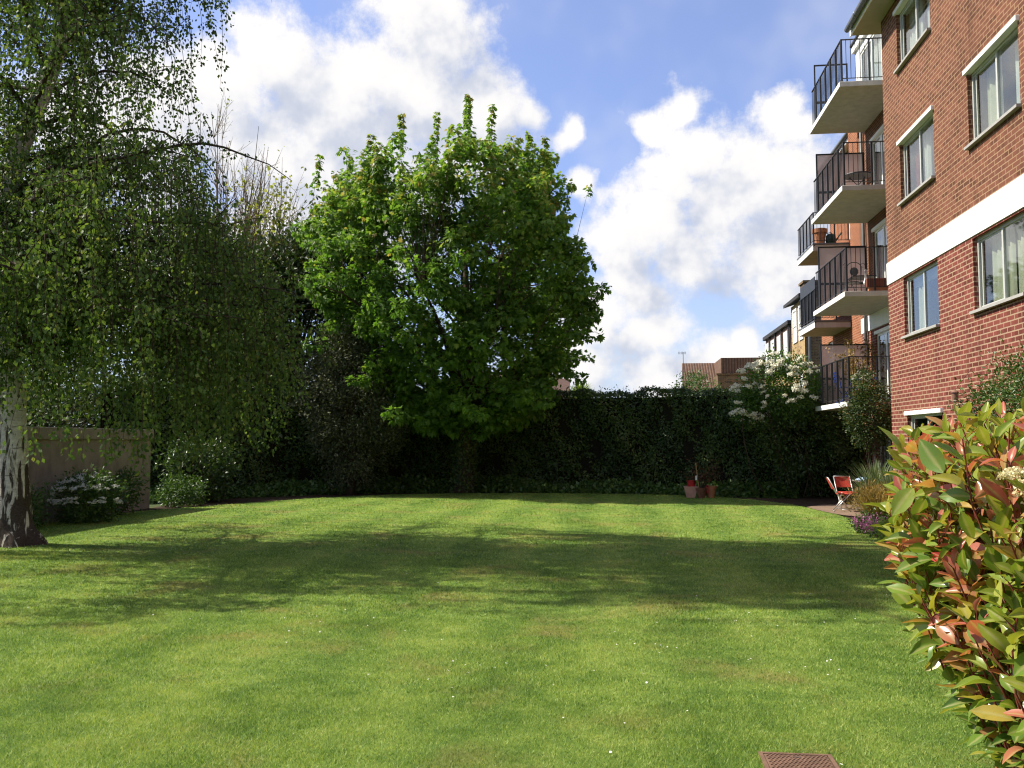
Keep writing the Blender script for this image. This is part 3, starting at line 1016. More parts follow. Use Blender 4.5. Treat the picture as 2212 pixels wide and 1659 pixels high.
for a, b, c, d in ((44.75, 45.7, 6.6, 8.35), (46.2, 47.2, 6.6, 8.35), (44.9, 45.7, 3.3, 5.0)):
    f = MB()
    for (y0, y1, z0, z1) in ((a, a + 0.12, c, d), (b - 0.12, b, c, d), (a + 0.12, b - 0.12, d - 0.12, d), (a + 0.12, b - 0.12, c, c + 0.12), (a + 0.12, b - 0.12, (c + d) / 2 - 0.04, (c + d) / 2 + 0.04)):
        f.box(9.05, 9.12, y0, y1, z0, z1)
    wn_ = f.build('window', M['white_gloss'], hy)
    p = MB()
    p.box(9.09, 9.10, a + 0.1, b - 0.1, c + 0.1, d - 0.1)
    p.build('blind', M['curtain_white'], wn_)
dpp = MB()
dpp.tube([(9.3, 44.44, 0), (9.3, 44.44, 8.5)], 0.06, 8)
dpp.build('downpipe', M['gutter'], hy)

hm = thing('mansard_house', 'dark tile hung house with four white window bays and flat roof past the yellow house', 'house', (9.6, 52, 0))
w1 = MB()
wall_x(w1, 9.6, 51.5, 60.0, -0.05, 5.6)
w1.quad((9.6, 51.5, -0.05), (14, 51.5, -0.05), (14, 51.5, 5.6), (9.6, 51.5, 5.6))
w1.build('wall', M['stock'], hm)
w1 = MB()
wall_x(w1, 9.75, 51.6, 59.9, 5.6, 8.2)
w1.quad((9.75, 51.6, 5.6), (14, 51.6, 5.6), (14, 51.6, 8.2), (9.75, 51.6, 8.2))
w1.quad((9.75, 59.9, 5.6), (9.75, 59.9, 8.2), (14, 59.9, 8.2), (14, 59.9, 5.6))
w1.build('tile_hanging', M['roof_tile'], hm)
w1 = MB()
w1.box(9.58, 14, 51.4, 60.1, 8.2, 8.42)
w1.build('flat_roof', M['dark_roof'], hm)
w1 = MB()
w1.box(9.45, 9.75, 51.4, 54.2, 5.5, 5.68)
w1.build('eaves', M['dark_roof'], hm)
for k, y in enumerate((52.0, 54.2, 56.4, 58.4)):
    f = MB()
    f.box(9.66, 9.76, y, y + 1.15, 5.9 if k < 2 else 5.2, 7.9)
    wn_ = f.build('window', M['white_gloss'], hm)
    p = MB()
    p.box(9.645, 9.655, y + 0.15, y + 1.0, 6.1, 7.75)
    p.build('blind', M['curtain_white'], wn_)
    q = MB()
    q.box(9.69, 9.75, y - 0.25, y - 0.1, 5.7, 8.19)
    q.build('mullion_post', M['dark_roof'], hm)

hb = thing('tile_hung_house', 'low brown tile hung house with aerial seen over the hedge', 'house', (7, 60, 0))


def tiles_mat():
    m, T = newmat('hung_tiles')
    p = pos(T)
    sp = T.n('ShaderNodeSeparateXYZ')
    T.put(sp.inputs[0], p)
    v = T.m('SINE', T.m('MULTIPLY', sp.outputs[0], 34.0))
    rows = T.m('FRACT', T.m('MULTIPLY', sp.outputs[2], 3.6))
    nz = T.noise(p, 3, 5, 0.6)
    c = T.ramp(nz, [(0.3, (0.115, 0.068, 0.048)), (0.7, (0.18, 0.112, 0.08))])
    c = T.mix(T.mr(v, -0.2, -0.95, 0.0, 0.75), c, (0.05, 0.03, 0.02))
    c = T.mix(T.mr(rows, 0.12, 0.0, 0.0, 0.5), c, (0.06, 0.035, 0.025))
    finish(T, princ(T, c, 0.85, 0.15, 0, bump(T, v, 0.4, 0.03)))
    return m


M['tiles'] = tiles_mat()
w1 = MB()
w1.quad((6.85, 60, 5.95), (11, 60, 5.95), (11, 60, 7.1), (6.85, 60, 7.1))
w1.quad((6.85, 60, 5.95), (6.85, 60, 7.1), (6.85, 66, 7.1), (6.85, 66, 5.95))
w1.build('tile_hanging', M['tiles'], hb)
w1 = MB()
w1.quad((6.6, 59.8, -0.05), (11, 59.8, -0.05), (11, 59.8, 5.95), (6.6, 59.8, 5.95))
w1.box(6.5, 11, 59.7, 60.1, 5.952, 6.05)
w1.quad((6.6, 59.8, -0.05), (6.6, 59.8, 5.95), (6.6, 66, 5.95), (6.6, 66, -0.05))
w1.build('wall', M['stock_dark'], hb)
w1 = MB()
w1.add([(4.4, 61.5, 5.0), (6.9, 61.5, 5.0), (6.9, 64.5, 7.15), (4.6, 64.5, 7.15), (4.4, 61.5, 4.9), (6.9, 61.5, 4.9)], [(0, 1, 2, 3), (4, 5, 1, 0)])
w1.build('roof', M['tiles'], hb)
w1 = MB()
w1.quad((4.6, 61.7, -0.05), (6.9, 61.7, -0.05), (6.9, 61.7, 4.95), (4.6, 61.7, 4.95))
w1.build('wall', M['stock'], hb)
ae = MB()
ae.tube([(4.55, 62.5, 5.0), (4.55, 62.5, 7.75)], 0.022, 5)
ae.tube([(4.2, 62.5, 7.7), (4.75, 62.5, 7.7)], 0.015, 5)
for i in range(6):
    ae.tube([(4.22 + i * 0.1, 62.5, 7.6), (4.22 + i * 0.1, 62.5, 7.8)], 0.010, 4)
ae.build('aerial', M['gutter'], hb)

hr = thing('red_roofed_house', 'distant house with weathered red tiled roof glimpsed below the maple crown', 'house', (-4.8, 48, 0))
w1 = MB()
w1.add([(-8.6, 45, 4.1), (-2.4, 45, 3.6), (-2.6, 49, 5.0), (-8.4, 49, 5.6)], [(0, 1, 2, 3)])
w1.build('roof', M['roof_tile'], hr)
w1 = MB()
w1.box(-8.3, -2.7, 45.3, 49, -0.05, 3.6)
w1.build('wall', M['stock_dark'], hr)

# ------------------------------------------------------------------ garden wall on the left
gw = thing('garden_wall', 'grey brown rendered garden wall with coping behind the birch', 'wall', (-11.2, 14, 0))
w1 = MB()
w1.bbox(-11.42, -11.2, 2.0, 20.3, -0.05, 1.62, 0.01)
w1.build('wall_face', M['render'], gw)
w1 = MB()
w1.bbox(-11.47, -11.15, 1.98, 20.34, 1.622, 1.87, 0.015)
w1.build('coping', M['render'], gw)

# dark old wall closing the corner behind the climbing rose
ow = thing('old_brick_wall', 'dark shaded brick wall in the corner under the lowest balcony', 'wall', (6, 26.6, 0))
w1 = MB()
w1.box(4.6, 6.99, 26.9, 27.1, -0.05, 2.3)
w1.build('wall_face', M['garden_brick'], ow)
w1 = MB()
w1.box(4.55, 6.99, 26.85, 27.15, 2.302, 2.38)
w1.build('coping', M['garden_brick'], ow)

# ------------------------------------------------------------------ drain cover
dc = thing('drain_cover', 'rusty studded iron drain cover set flush in the near lawn', 'drain cover', (0.86, 4.55, 0))
w1 = MB()
for (a, b, c, d) in ((0.70, 1.06, 4.745, 4.765), (0.70, 1.06, 4.30, 4.32), (0.70, 0.72, 4.32, 4.745), (1.04, 1.06, 4.32, 4.745)):
    w1.box(a, b, c, d, -0.04, 0.014)
w1.build('frame', M['rust'], dc)
w1 = MB()
w1.bbox(0.724, 1.036, 4.324, 4.741, -0.04, 0.013, 0.003)
for i in range(15):
    for j in range(20):
        x = 0.737 + i * 0.0205 + (0.010 if j % 2 else 0)
        y = 4.336 + j * 0.0207
        if x < 1.028 and not (0.85 < x < 0.91 and 4.69 < y < 4.715):
            w1.box(x - 0.0045, x + 0.0045, y - 0.003, y + 0.003, 0.0131, 0.0175)
w1.build('lid', M['rust'], dc)
w1 = MB()
w1.box(0.86, 0.90, 4.697, 4.708, 0.0132, 0.0150)
w1.build('lifting_slot', M['iron'], dc)

# ------------------------------------------------------------------ patio furniture
def folding_chair(loc, rz, label):
    t = thing('folding_chair', label, 'chair', loc, 'red folding garden chairs')
    f = MB()
    for y in (-0.19, 0.19):
        f.tube([(-0.27, y, 0.76), (-0.12, y, 0.48), (0.05, y, 0.22), (0.20, y, 0.0)], 0.012, 7)
        f.tube([(-0.16, y * 0.92, 0.0), (0.0, y * 0.92, 0.19), (0.20, y * 0.92, 0.40)], 0.012, 7)
    f.tube([(0.2, -0.19, 0.012), (0.2, 0.19, 0.012)], 0.010, 6)
    f.tube([(-0.15, -0.175, 0.012), (-0.15, 0.175, 0.012)], 0.010, 6)
    f.tube([(-0.27, -0.19, 0.755), (-0.27, 0.19, 0.755)], 0.010, 6)
    ORG[t.name] = (0, 0, 0)
    f.build('frame', M['chair_metal'], t, smooth=True)
    s = MB()
    s.bbox(-0.09, 0.25, -0.175, 0.175, 0.385, 0.408, 0.006)
    s.build('seat', M['red_canvas'], t)
    b = MB()
    V, F = [], []
    for i in range(7):
        y = -0.185 + 0.37 * i / 6
        sag = -0.03 * (1 - ((i - 3) / 3) ** 2)
        V += [(-0.268 + sag, y, 0.745), (-0.155 + sag, y, 0.50)]
    for i in range(6):
        F.append((2 * i, 2 * i + 1, 2 * i + 3, 2 * i + 2))
    V2 = [(x + 0.012, y, z + 0.004) for x, y, z in V]
    b.add(V, F)
    b.add(V2, [f_[::-1] for f_ in F])
    b.build('backrest', M['red_canvas'], t)
    t.rotation_euler = (0, 0, rz)
    return t


folding_chair((4.99, 20.95, 0.008), R(-8), 'red folding chair seen from the side at the patio edge')
folding_chair((5.27, 21.55, 0.008), R(-82), 'red folding chair facing the camera behind the ornamental grass')
tb = thing('garden_table', 'small folding garden table on the patio beside the red chairs', 'table', (5.72, 21.1, 0.008))
w1 = MB()
w1.bbox(5.36, 6.06, 20.75, 21.4, 0.67, 0.70, 0.006)
w1.build('tabletop', M['chair_metal'], tb)
for y in (20.82, 21.33):
    for (xa, xb, dy) in ((5.42, 6.0, 0), (6.0, 5.42, 0.03)):
        MB().tube([(xa, y + dy, 0.0), (xb, y + dy, 0.67)], 0.014, 6).build('leg', M['chair_metal'], tb)
# crumpled cloth on the table
V, F = [], []
nx, ny = 22, 14
for i in range(nx):
    for j in range(ny):
        x = 5.38 + 0.62 * i / (nx - 1)
        y = 20.82 + 0.42 * j / (ny - 1)
        e = min(i, nx - 1 - i, j * 1.4, (ny - 1 - j) * 1.4)
        z = 0.71 + 0.065 * min(1, e / 3) * (0.7 + 0.3 * math.sin(i * 1.1 + j * 0.6) + 0.2 * math.sin(j * 1.7))
        V.append((x, y, z))
for i in range(nx - 1):
    for j in range(ny - 1):
        F.append((i * ny + j, (i + 1) * ny + j, (i + 1) * ny + j + 1, i * ny + j + 1))
mbb = MB().add(V, F)
tag(mbb.build('cloth', M['blue_cloth'], None, smooth=True, org=(5.7, 21, 0.71)), 'crumpled pale blue cloth lying on the patio table', 'cloth')

# ------------------------------------------------------------------ pots by the hedge
pk = thing('planter', 'pink plaster planter with tapering sides on the lawn edge before the hedge', 'planter', (2.02, 25.55, 0))
V, F = [], []
for z, h in ((0, 0.11), (0.32, 0.19), (0.32, 0.165), (0.06, 0.10)):
    V += [(2.02 - h, 25.55 - h, z), (2.02 + h, 25.55 - h, z), (2.02 + h, 25.55 + h, z), (2.02 - h, 25.55 + h, z)]
for k in range(3):
    for j in range(4):
        F.append((k * 4 + j, k * 4 + (j + 1) % 4, k * 4 + 4 + (j + 1) % 4, k * 4 + 4 + j))
MB().add(V, F).build('tub', M['pink_pot'], pk)
MB().add([(1.86, 25.39, 0.27), (2.18, 25.39, 0.27), (2.18, 25.71, 0.27), (1.86, 25.71, 0.27)], [(0, 1, 2, 3)]).build('earth', M['soil'], pk)
bk = thing('bucket', 'red plastic bucket standing in the pink planter', 'bucket', (2.04, 25.5, 0.28))
MB().lathe((2.04, 25.5, 0.275), [(0.0, 0.0), (0.10, 0.0), (0.125, 0.2), (0.132, 0.2), (0.132, 0.215), (0.118, 0.215), (0.098, 0.02), (0.0, 0.02)], 18).build('bucket_body', M['red_plastic'], bk, smooth=False)


def pot(mat, c, r, h, label, cat='pot'):
    t = thing('flower_pot', label, cat, c)
    MB().lathe(c, [(0.0, 0.0), (r * 0.62, 0.0), (r * 0.88, h * 0.74), (r * 1.0, h * 0.75), (r * 1.03, h), (r * 0.9, h), (r * 0.84, h * 0.85)], 22).build('pot_body', mat, t)
    MB().lathe((c[0], c[1], c[2] + h * 0.86), [(r * 0.87, 0), (0.0, 0.02)], 16).build('earth', M['soil'], t)
    return t


pot(M['old_terracotta'], (2.30, 25.35, 0), 0.155, 0.29, 'old dark terracotta pot between the pink planter and the pale rimmed pot')
pot(M['terracotta'], (2.57, 25.55, 0), 0.165, 0.33, 'terracotta pot with thick pale rim at the right of the planters')
gl = MB()
gl.bbox(2.44, 2.50, 25.355, 25.385, 0.13, 0.36, 0.008)
gl.bbox(2.445, 2.495, 25.386, 25.46, 0.33, 0.365, 0.008)
tag(gl.build('glove', M['red_plastic'], None, org=(2.47, 25.4, 0.3)), 'red glove hanging over the rim of the terracotta pot', 'glove')
ds = thing('dead_shrub', 'withered brown shrub tied to a stake in the middle pot', 'dead shrub', (2.30, 25.35, 0.25))
sm = MB()
rr = random.Random(4)
tips = []
for i in range(26):
    a = rr.random() * 6.28
    L_ = 0.35 + rr.random() * 0.45
    s_ = 0.25 + rr.random() * 0.5
    p0 = (2.30 + 0.03 * math.cos(a), 25.35 + 0.03 * math.sin(a), 0.25)
    p1 = (2.30 + s_ * 0.4 * math.cos(a), 25.35 + s_ * 0.25 * math.sin(a), 0.25 + L_ * 0.6)
    p2 = (2.30 + s_ * 0.75 * math.cos(a), 25.35 + s_ * 0.4 * math.sin(a), 0.25 + L_ * (0.75 + 0.3 * rr.random()))
    sm.tube([p0, p1, p2], [0.006, 0.004, 0.002], 4)
    tips += [p1, p2, tuple((np.array(p1) + np.array(p2)) / 2)]
sm.build('stem', M['twig'], ds)
DEAD_TIPS = np.array(tips)
st = thing('stake', 'wooden stake with a white plant label beside the dead shrub', 'stake', (2.21, 25.33, 0.2))
MB().tube([(2.24, 25.33, 0.2), (2.15, 25.32, 0.98)], 0.013, 6).build('cane', M['cane'], st)
MB().box(2.135, 2.175, 25.295, 25.305, 0.50, 0.64).build('plant_label', M['white_gloss'], st)

# ------------------------------------------------------------------ things on the balconies
bt = thing('bistro_table', 'dark round metal table on the second highest balcony', 'table', (6.33, 23.9, 7.83))
MB().lathe((6.33, 23.9, 7.83), [(0.0, 0.72), (0.36, 0.72), (0.365, 0.74), (0.36, 0.755), (0.0, 0.755)], 24).build('tabletop', M['iron'], bt)
for k in range(3):
    a = k * 2.094 + 0.4
    g = MB()
    g.tube([(6.33 + 0.28 * math.cos(a), 23.9 + 0.28 * math.sin(a), 7.83), (6.33 - 0.05 * math.cos(a), 23.9 - 0.05 * math.sin(a), 8.25), (6.33 + 0.22 * math.cos(a), 23.9 + 0.22 * math.sin(a), 8.55)], 0.011, 6)
    g.build('leg', M['iron'], bt)


def iron_chair(loc, rz, label):
    t = thing('metal_chair', label, 'chair', loc)
    ORG[t.name] = (0, 0, 0)
    f = MB()
    for y in (-0.18, 0.18):
        f.tube([(0.2, y, 0), (0.19, y, 0.44)], 0.011, 6)
        f.tube([(-0.24, y, 0), (-0.19, y, 0.44), (-0.25, y, 0.8)], 0.011, 6)
    a = [i * math.pi / 12 for i in range(13)]
    f.tube([(-0.25, 0.18 * math.cos(t_), 0.8 + 0.14 * math.sin(t_)) for t_ in a], 0.010, 6)
    for s in (-1, 1):
        f.tube([(-0.25, s * (0.22 + 0.05 * math.cos(t_ * 1.6)), 0.86 + 0.05 * math.sin(t_ * 1.6)) for t_ in a], 0.006, 5)
    f.tube([(0.2, -0.18, 0.2), (-0.21, -0.18, 0.2)], 0.007, 5)
    f.tube([(0.2, 0.18, 0.2), (-0.21, 0.18, 0.2)], 0.007, 5)
    f.build('frame', M['iron'], t)
    MB().lathe((0, 0, 0.435), [(0, 0), (0.215, 0), (0.22, 0.012), (0.215, 0.025), (0, 0.025)], 20).build('seat', M['iron'], t)
    d = MB()
    V, F = [], []
    for s in (-1, 1):
        for i in range(20):
            q = i * 2 * math.pi / 20
            rad = 0.105 + (0.008 if i % 2 else 0)
            V.append((-0.245 + s * 0.008, rad * math.cos(q), 0.70 + rad * math.sin(q)))
    F = [tuple(range(20)), tuple(range(39, 19, -1))] + [(i, 20 + i, 20 + (i + 1) % 20, (i + 1) % 20) for i in range(20)]
    d.add(V, F).build('medallion', M['slate'], t)
    t.rotation_euler = (0, 0, rz)
    return t


iron_chair((6.02, 23.6, 5.22), R(93), 'wrought iron chair with round slate medallion in its back on the balcony')
b2 = thing('bistro_table', 'square iron cafe table behind the balcony rail next to the medallion chair', 'table', (6.42, 24.3, 5.22))
MB().bbox(6.15, 6.75, 23.95, 24.55, 5.90, 5.93, 0.005).build('tabletop', M['iron'], b2)
for sx in (-1, 1):
    g = MB()
    g.tube([(6.45 + sx * 0.24, 24.0, 5.22), (6.45 + sx * 0.18, 24.25, 5.6), (6.45 + sx * 0.24, 24.5, 5.90)], 0.012, 6)
    g.build('leg', M['iron'], b2)
wx = thing('window_box', 'brown plastic trough planter behind the end railing of the middle balcony', 'planter', (6.5, 22.35, 5.25))
MB().bbox(6.05, 6.9, 22.26, 22.46, 5.34, 5.55, 0.01).build('trough', M['brown_box'], wx)
MB().box(6.1, 6.85, 22.3, 22.42, 5.22, 5.338).build('stand', M['terracotta'], wx)
orn = MB()
orn.lathe((6.10, 22.55, 5.45), [(0.0, 0), (0.055, 0.0), (0.065, 0.05), (0.04, 0.1), (0.022, 0.18), (0.022, 0.32), (0.03, 0.34), (0.012, 0.37), (0, 0.38)], 12)
tag(orn.build('ornament', M['white_gloss'], None, smooth=True, org=(6.1, 22.55, 5.45)), 'white bottle shaped ornament standing beside the brown trough', 'ornament')
# lowest balcony: blue folding furniture
bc = thing('slatted_chair', 'bright blue slatted folding chair on the lowest balcony', 'chair', (5.95, 24.2, 2.55))
w1 = MB()
for y in (23.98, 24.42):
    w1.tube([(5.72, y, 2.55), (6.16, y, 3.0)], 0.014, 6)
    w1.tube([(6.16, y, 2.55), (5.8, y, 3.0), (5.72, y, 3.4)], 0.014, 6)
w1.build('frame', M['blue_paint'], bc)
w1 = MB()
for i in range(6):
    w1.box(5.78 + i * 0.065, 5.83 + i * 0.065, 23.98, 24.42, 2.99, 3.008)
w1.build('seat', M['blue_paint'], bc)
w1 = MB()
for i in range(4):
    w1.box(5.715 + i * 0.003, 5.733 + i * 0.003, 23.98, 24.42, 3.36 - i * 0.075, 3.41 - i * 0.075)
w1.build('backrest', M['blue_paint'], bc)
bb = thing('side_table', 'small blue table with papers on the lowest balcony', 'table', (6.35, 24.0, 2.55))
MB().bbox(6.1, 6.65, 23.7, 24.3, 3.20, 3.225, 0.005).build('tabletop', M['blue_paint'], bb)
for (x, y) in ((6.13, 23.73), (6.62, 23.73), (6.13, 24.27), (6.62, 24.27)):
    MB().box(x - 0.015, x + 0.015, y - 0.015, y + 0.015, 2.55, 3.199).build('leg', M['blue_paint'], bb)
# far balcony: pot and watering can
pot(M['terracotta'], (6.85, 30.75, 8.21), 0.24, 0.55, 'tall terracotta pot on the far upper balcony')
wc = thing('watering_can', 'dark green watering can on the far upper balcony', 'watering can', (7.2, 30.7, 8.21))
MB().lathe((7.2, 30.7, 8.21), [(0, 0), (0.17, 0), (0.16, 0.30), (0.11, 0.36), (0.0, 0.37)], 16).build('can_body', M['dark_green'], wc, smooth=True)
MB().tube([(7.33, 30.7, 8.30), (7.45, 30.7, 8.48), (7.56, 30.7, 8.62)], [0.035, 0.022, 0.03], 8).build('spout', M['dark_green'], wc)
MB().tube([(7.06, 30.7, 8.30), (6.99, 30.7, 8.44), (7.05, 30.7, 8.60), (7.2, 30.7, 8.63), (7.28, 30.7, 8.54)], 0.014, 6).build('handle', M['dark_green'], wc)

# bird feeders hanging near the wall
for (x, y, z, h, r, lb) in ((4.67, 13.0, 2.14, 0.16, 0.042, 'brown cylindrical bird feeder hanging before the brick wall'), (4.88, 12.9, 2.18, 0.09, 0.036, 'small squat bird feeder hanging right next to the wall shrub')):
    bf = thing('bird_feeder', lb, 'bird feeder', (x, y, z))
    MB().lathe((x, y, z), [(0, 0), (r * 1.25, 0), (r * 1.25, 0.012), (r, 0.02), (r, h * 0.8), (r * 1.35, h * 0.82), (r * 0.6, h), (0, h + 0.005)], 14).build('tube', M['feeder'], bf)
    MB().tube([(x, y, z + h), (x + 0.12, y - 0.3, z + h + 0.28)], 0.003, 4).build('hanger', M['iron'], bf)
# ------------------------------------------------------------------ leaf shapes (u along, v across, w up)
S_RHOMB = ([(0, 0, 0), (0.42, 0.36, 0.03), (1, 0, -0.04), (0.42, -0.36, 0.03)], [(0, 1, 2, 3)])
S_OVAL = ([(0, 0, 0), (0.25, 0.2, 0.03), (0.65, 0.2, 0.03), (1, 0, -0.06), (0.65, -0.2, 0.03), (0.25, -0.2, 0.03)], [(0, 1, 2, 3), (0, 3, 4, 5)])
S_MAPLE = ([(0, 0, 0), (0.10, 0.32, 0.02), (0.22, 0.50, -0.03), (0.36, 0.30, 0.02), (0.62, 0.46, -0.05), (0.60, 0.20, 0.03), (1.0, 0, -0.10), (0.60, -0.20, 0.03), (0.62, -0.46, -0.05), (0.36, -0.30, 0.02), (0.22, -0.50, -0.03), (0.10, -0.32, 0.02)],
           [(0, 1, 2, 3), (0, 3, 4, 5), (0, 5, 6, 7), (0, 7, 8, 9), (0, 9, 10, 11)])
S_BLADE = ([(0, 0.06, 0), (0, -0.06, 0), (0.55, -0.045, 0.10), (0.55, 0.045, 0.10), (1, 0, 0.30)], [(0, 1, 2, 3), (3, 2, 4)])


def unit(a):
    return a / (np.linalg.norm(a, axis=-1, keepdims=True) + 1e-9)


def rvec(n):
    return unit(rng.normal(size=(n, 3)))


def leaves(name, C, D, N, S, shape, mat, parent=None, rnd=None, org=None, extra=None, verts=None):
    n = len(C)
    D = unit(D)
    N = unit(N - D * np.sum(N * D, 1, keepdims=True))
    B = np.cross(N, D)
    tv = np.array(shape[0], dtype=float)
    S = np.broadcast_to(np.asarray(S, dtype=float), (n,))
    V = C[:, None, :] + S[:, None, None] * (tv[None, :, 0, None] * D[:, None, :] + tv[None, :, 1, None] * B[:, None, :] + tv[None, :, 2, None] * N[:, None, :])
    k = len(tv)
    fl = shape[1]
    counts = np.tile([len(f) for f in fl], n)
    flat = np.array([i for f in fl for i in f])
    idx = (np.arange(n)[:, None] * k + flat[None, :])
    if rnd is None:
        rnd = rng.random(n)
    at = {'rnd': ('FACE', np.repeat(rnd, len(fl)))}
    if extra is not None:
        at['mid'] = ('POINT', np.tile(extra, n))
    return np_mesh(name, V.reshape(-1, 3), counts, idx, mat, parent, at, False, org)


class Sprigs:
    """collects many thin three sided twigs quickly"""
    def __init__(s):
        s.V, s.F, s.n = [], [], 0

    def add(s, P, r0, r1, n=3):
        P = np.asarray(P, dtype=float)
        k = len(P)
        T = unit(np.gradient(P, axis=0))
        ref = np.where(np.abs(T[:, 2:3]) < 0.9, np.array([[0, 0, 1.0]]), np.array([[1.0, 0, 0]]))
        B = unit(np.cross(T, ref))
        Cc = np.cross(T, B)
        a = np.arange(n) * 2 * math.pi / n
        rad = np.linspace(r0, r1, k)
        V = P[:, None, :] + rad[:, None, None] * (np.cos(a)[None, :, None] * B[:, None, :] + np.sin(a)[None, :, None] * Cc[:, None, :])
        s.V.append(V.reshape(-1, 3))
        i = np.arange(k - 1)[:, None] * n
        j = np.arange(n)[None, :]
        j2 = (j + 1) % n
        F = np.stack([i + j, i + j2, i + n + j2, i + n + j], -1).reshape(-1, 4) + s.n
        s.F.append(F)
        s.n += k * n

    def build(s, name, mat, parent=None, org=None, smooth=True):
        V = np.concatenate(s.V)
        F = np.concatenate(s.F)
        return np_mesh(name, V, np.full(len(F), 4), F, mat, parent, None, smooth, org)


def curve(p0, p1, p2, k):
    t = np.linspace(0, 1, k)[:, None]
    return (1 - t) ** 2 * np.array(p0) + 2 * t * (1 - t) * np.array(p1) + t ** 2 * np.array(p2)


# ------------------------------------------------------------------ silver birch
birch = thing('silver_birch', 'silver birch with white fissured trunk and weeping curtains of small leaves', 'tree', (-9.22, 12.8, 0))
TR = np.array([(-9.22, 12.8, -0.08, .42), (-9.22, 12.8, 0.05, .36), (-9.25, 12.8, .25, .27), (-9.28, 12.8, .6, .235), (-9.32, 12.8, 1.05, .22), (-9.38, 12.8, 2, .215), (-9.5, 12.8, 3, .19), (-9.58, 12.8, 4.45, .165), (-9.58, 12.85, 5.6, .14), (-9.42, 12.9, 6.5, .15), (-9.12, 13.0, 7.35, .125), (-8.77, 13.05, 8.5, .12), (-8.6, 13.1, 10, .10), (-8.4, 13.1, 12, .07), (-8.2, 13.1, 14.2, .03)])
mb = MB()
k2 = np.linspace(0, len(TR) - 1, 60)
TRF = np.stack([np.interp(k2, np.arange(len(TR)), TR[:, i]) for i in range(4)], 1)
mb.tube(TRF[:, :3], TRF[:, 3], 18)
# root flare
V_ = mb.v[0]
rad_ = np.linalg.norm(V_[:, :2] - np.array([-9.22, 12.8]), axis=1)
ang_ = np.arctan2(V_[:, 1] - 12.8, V_[:, 0] + 9.22)
fl_ = np.clip((0.5 - V_[:, 2]) / 0.5, 0, 1) ** 2
lump = 1 + 0.05 * np.sin(V_[:, 2] * 7 + ang_ * 3) + 0.03 * np.sin(V_[:, 2] * 17 + ang_ * 5)
sc_ = (1 + fl_ * 0.22 * np.sin(ang_ * 5 + 0.6)) * lump
cx_ = np.interp(V_[:, 2], TR[:, 2], TR[:, 0])
cy_ = np.interp(V_[:, 2], TR[:, 2], TR[:, 1])
V_[:, 0] = cx_ + (V_[:, 0] - cx_) * sc_
V_[:, 1] = cy_ + (V_[:, 1] - cy_) * sc_
mb.build('trunk', M['birch_bark'], birch, smooth=True)


def trunk_at(z):
    return np.array([np.interp(z, TR[:, 2], TR[:, 0]), np.interp(z, TR[:, 2], TR[:, 1]), z])


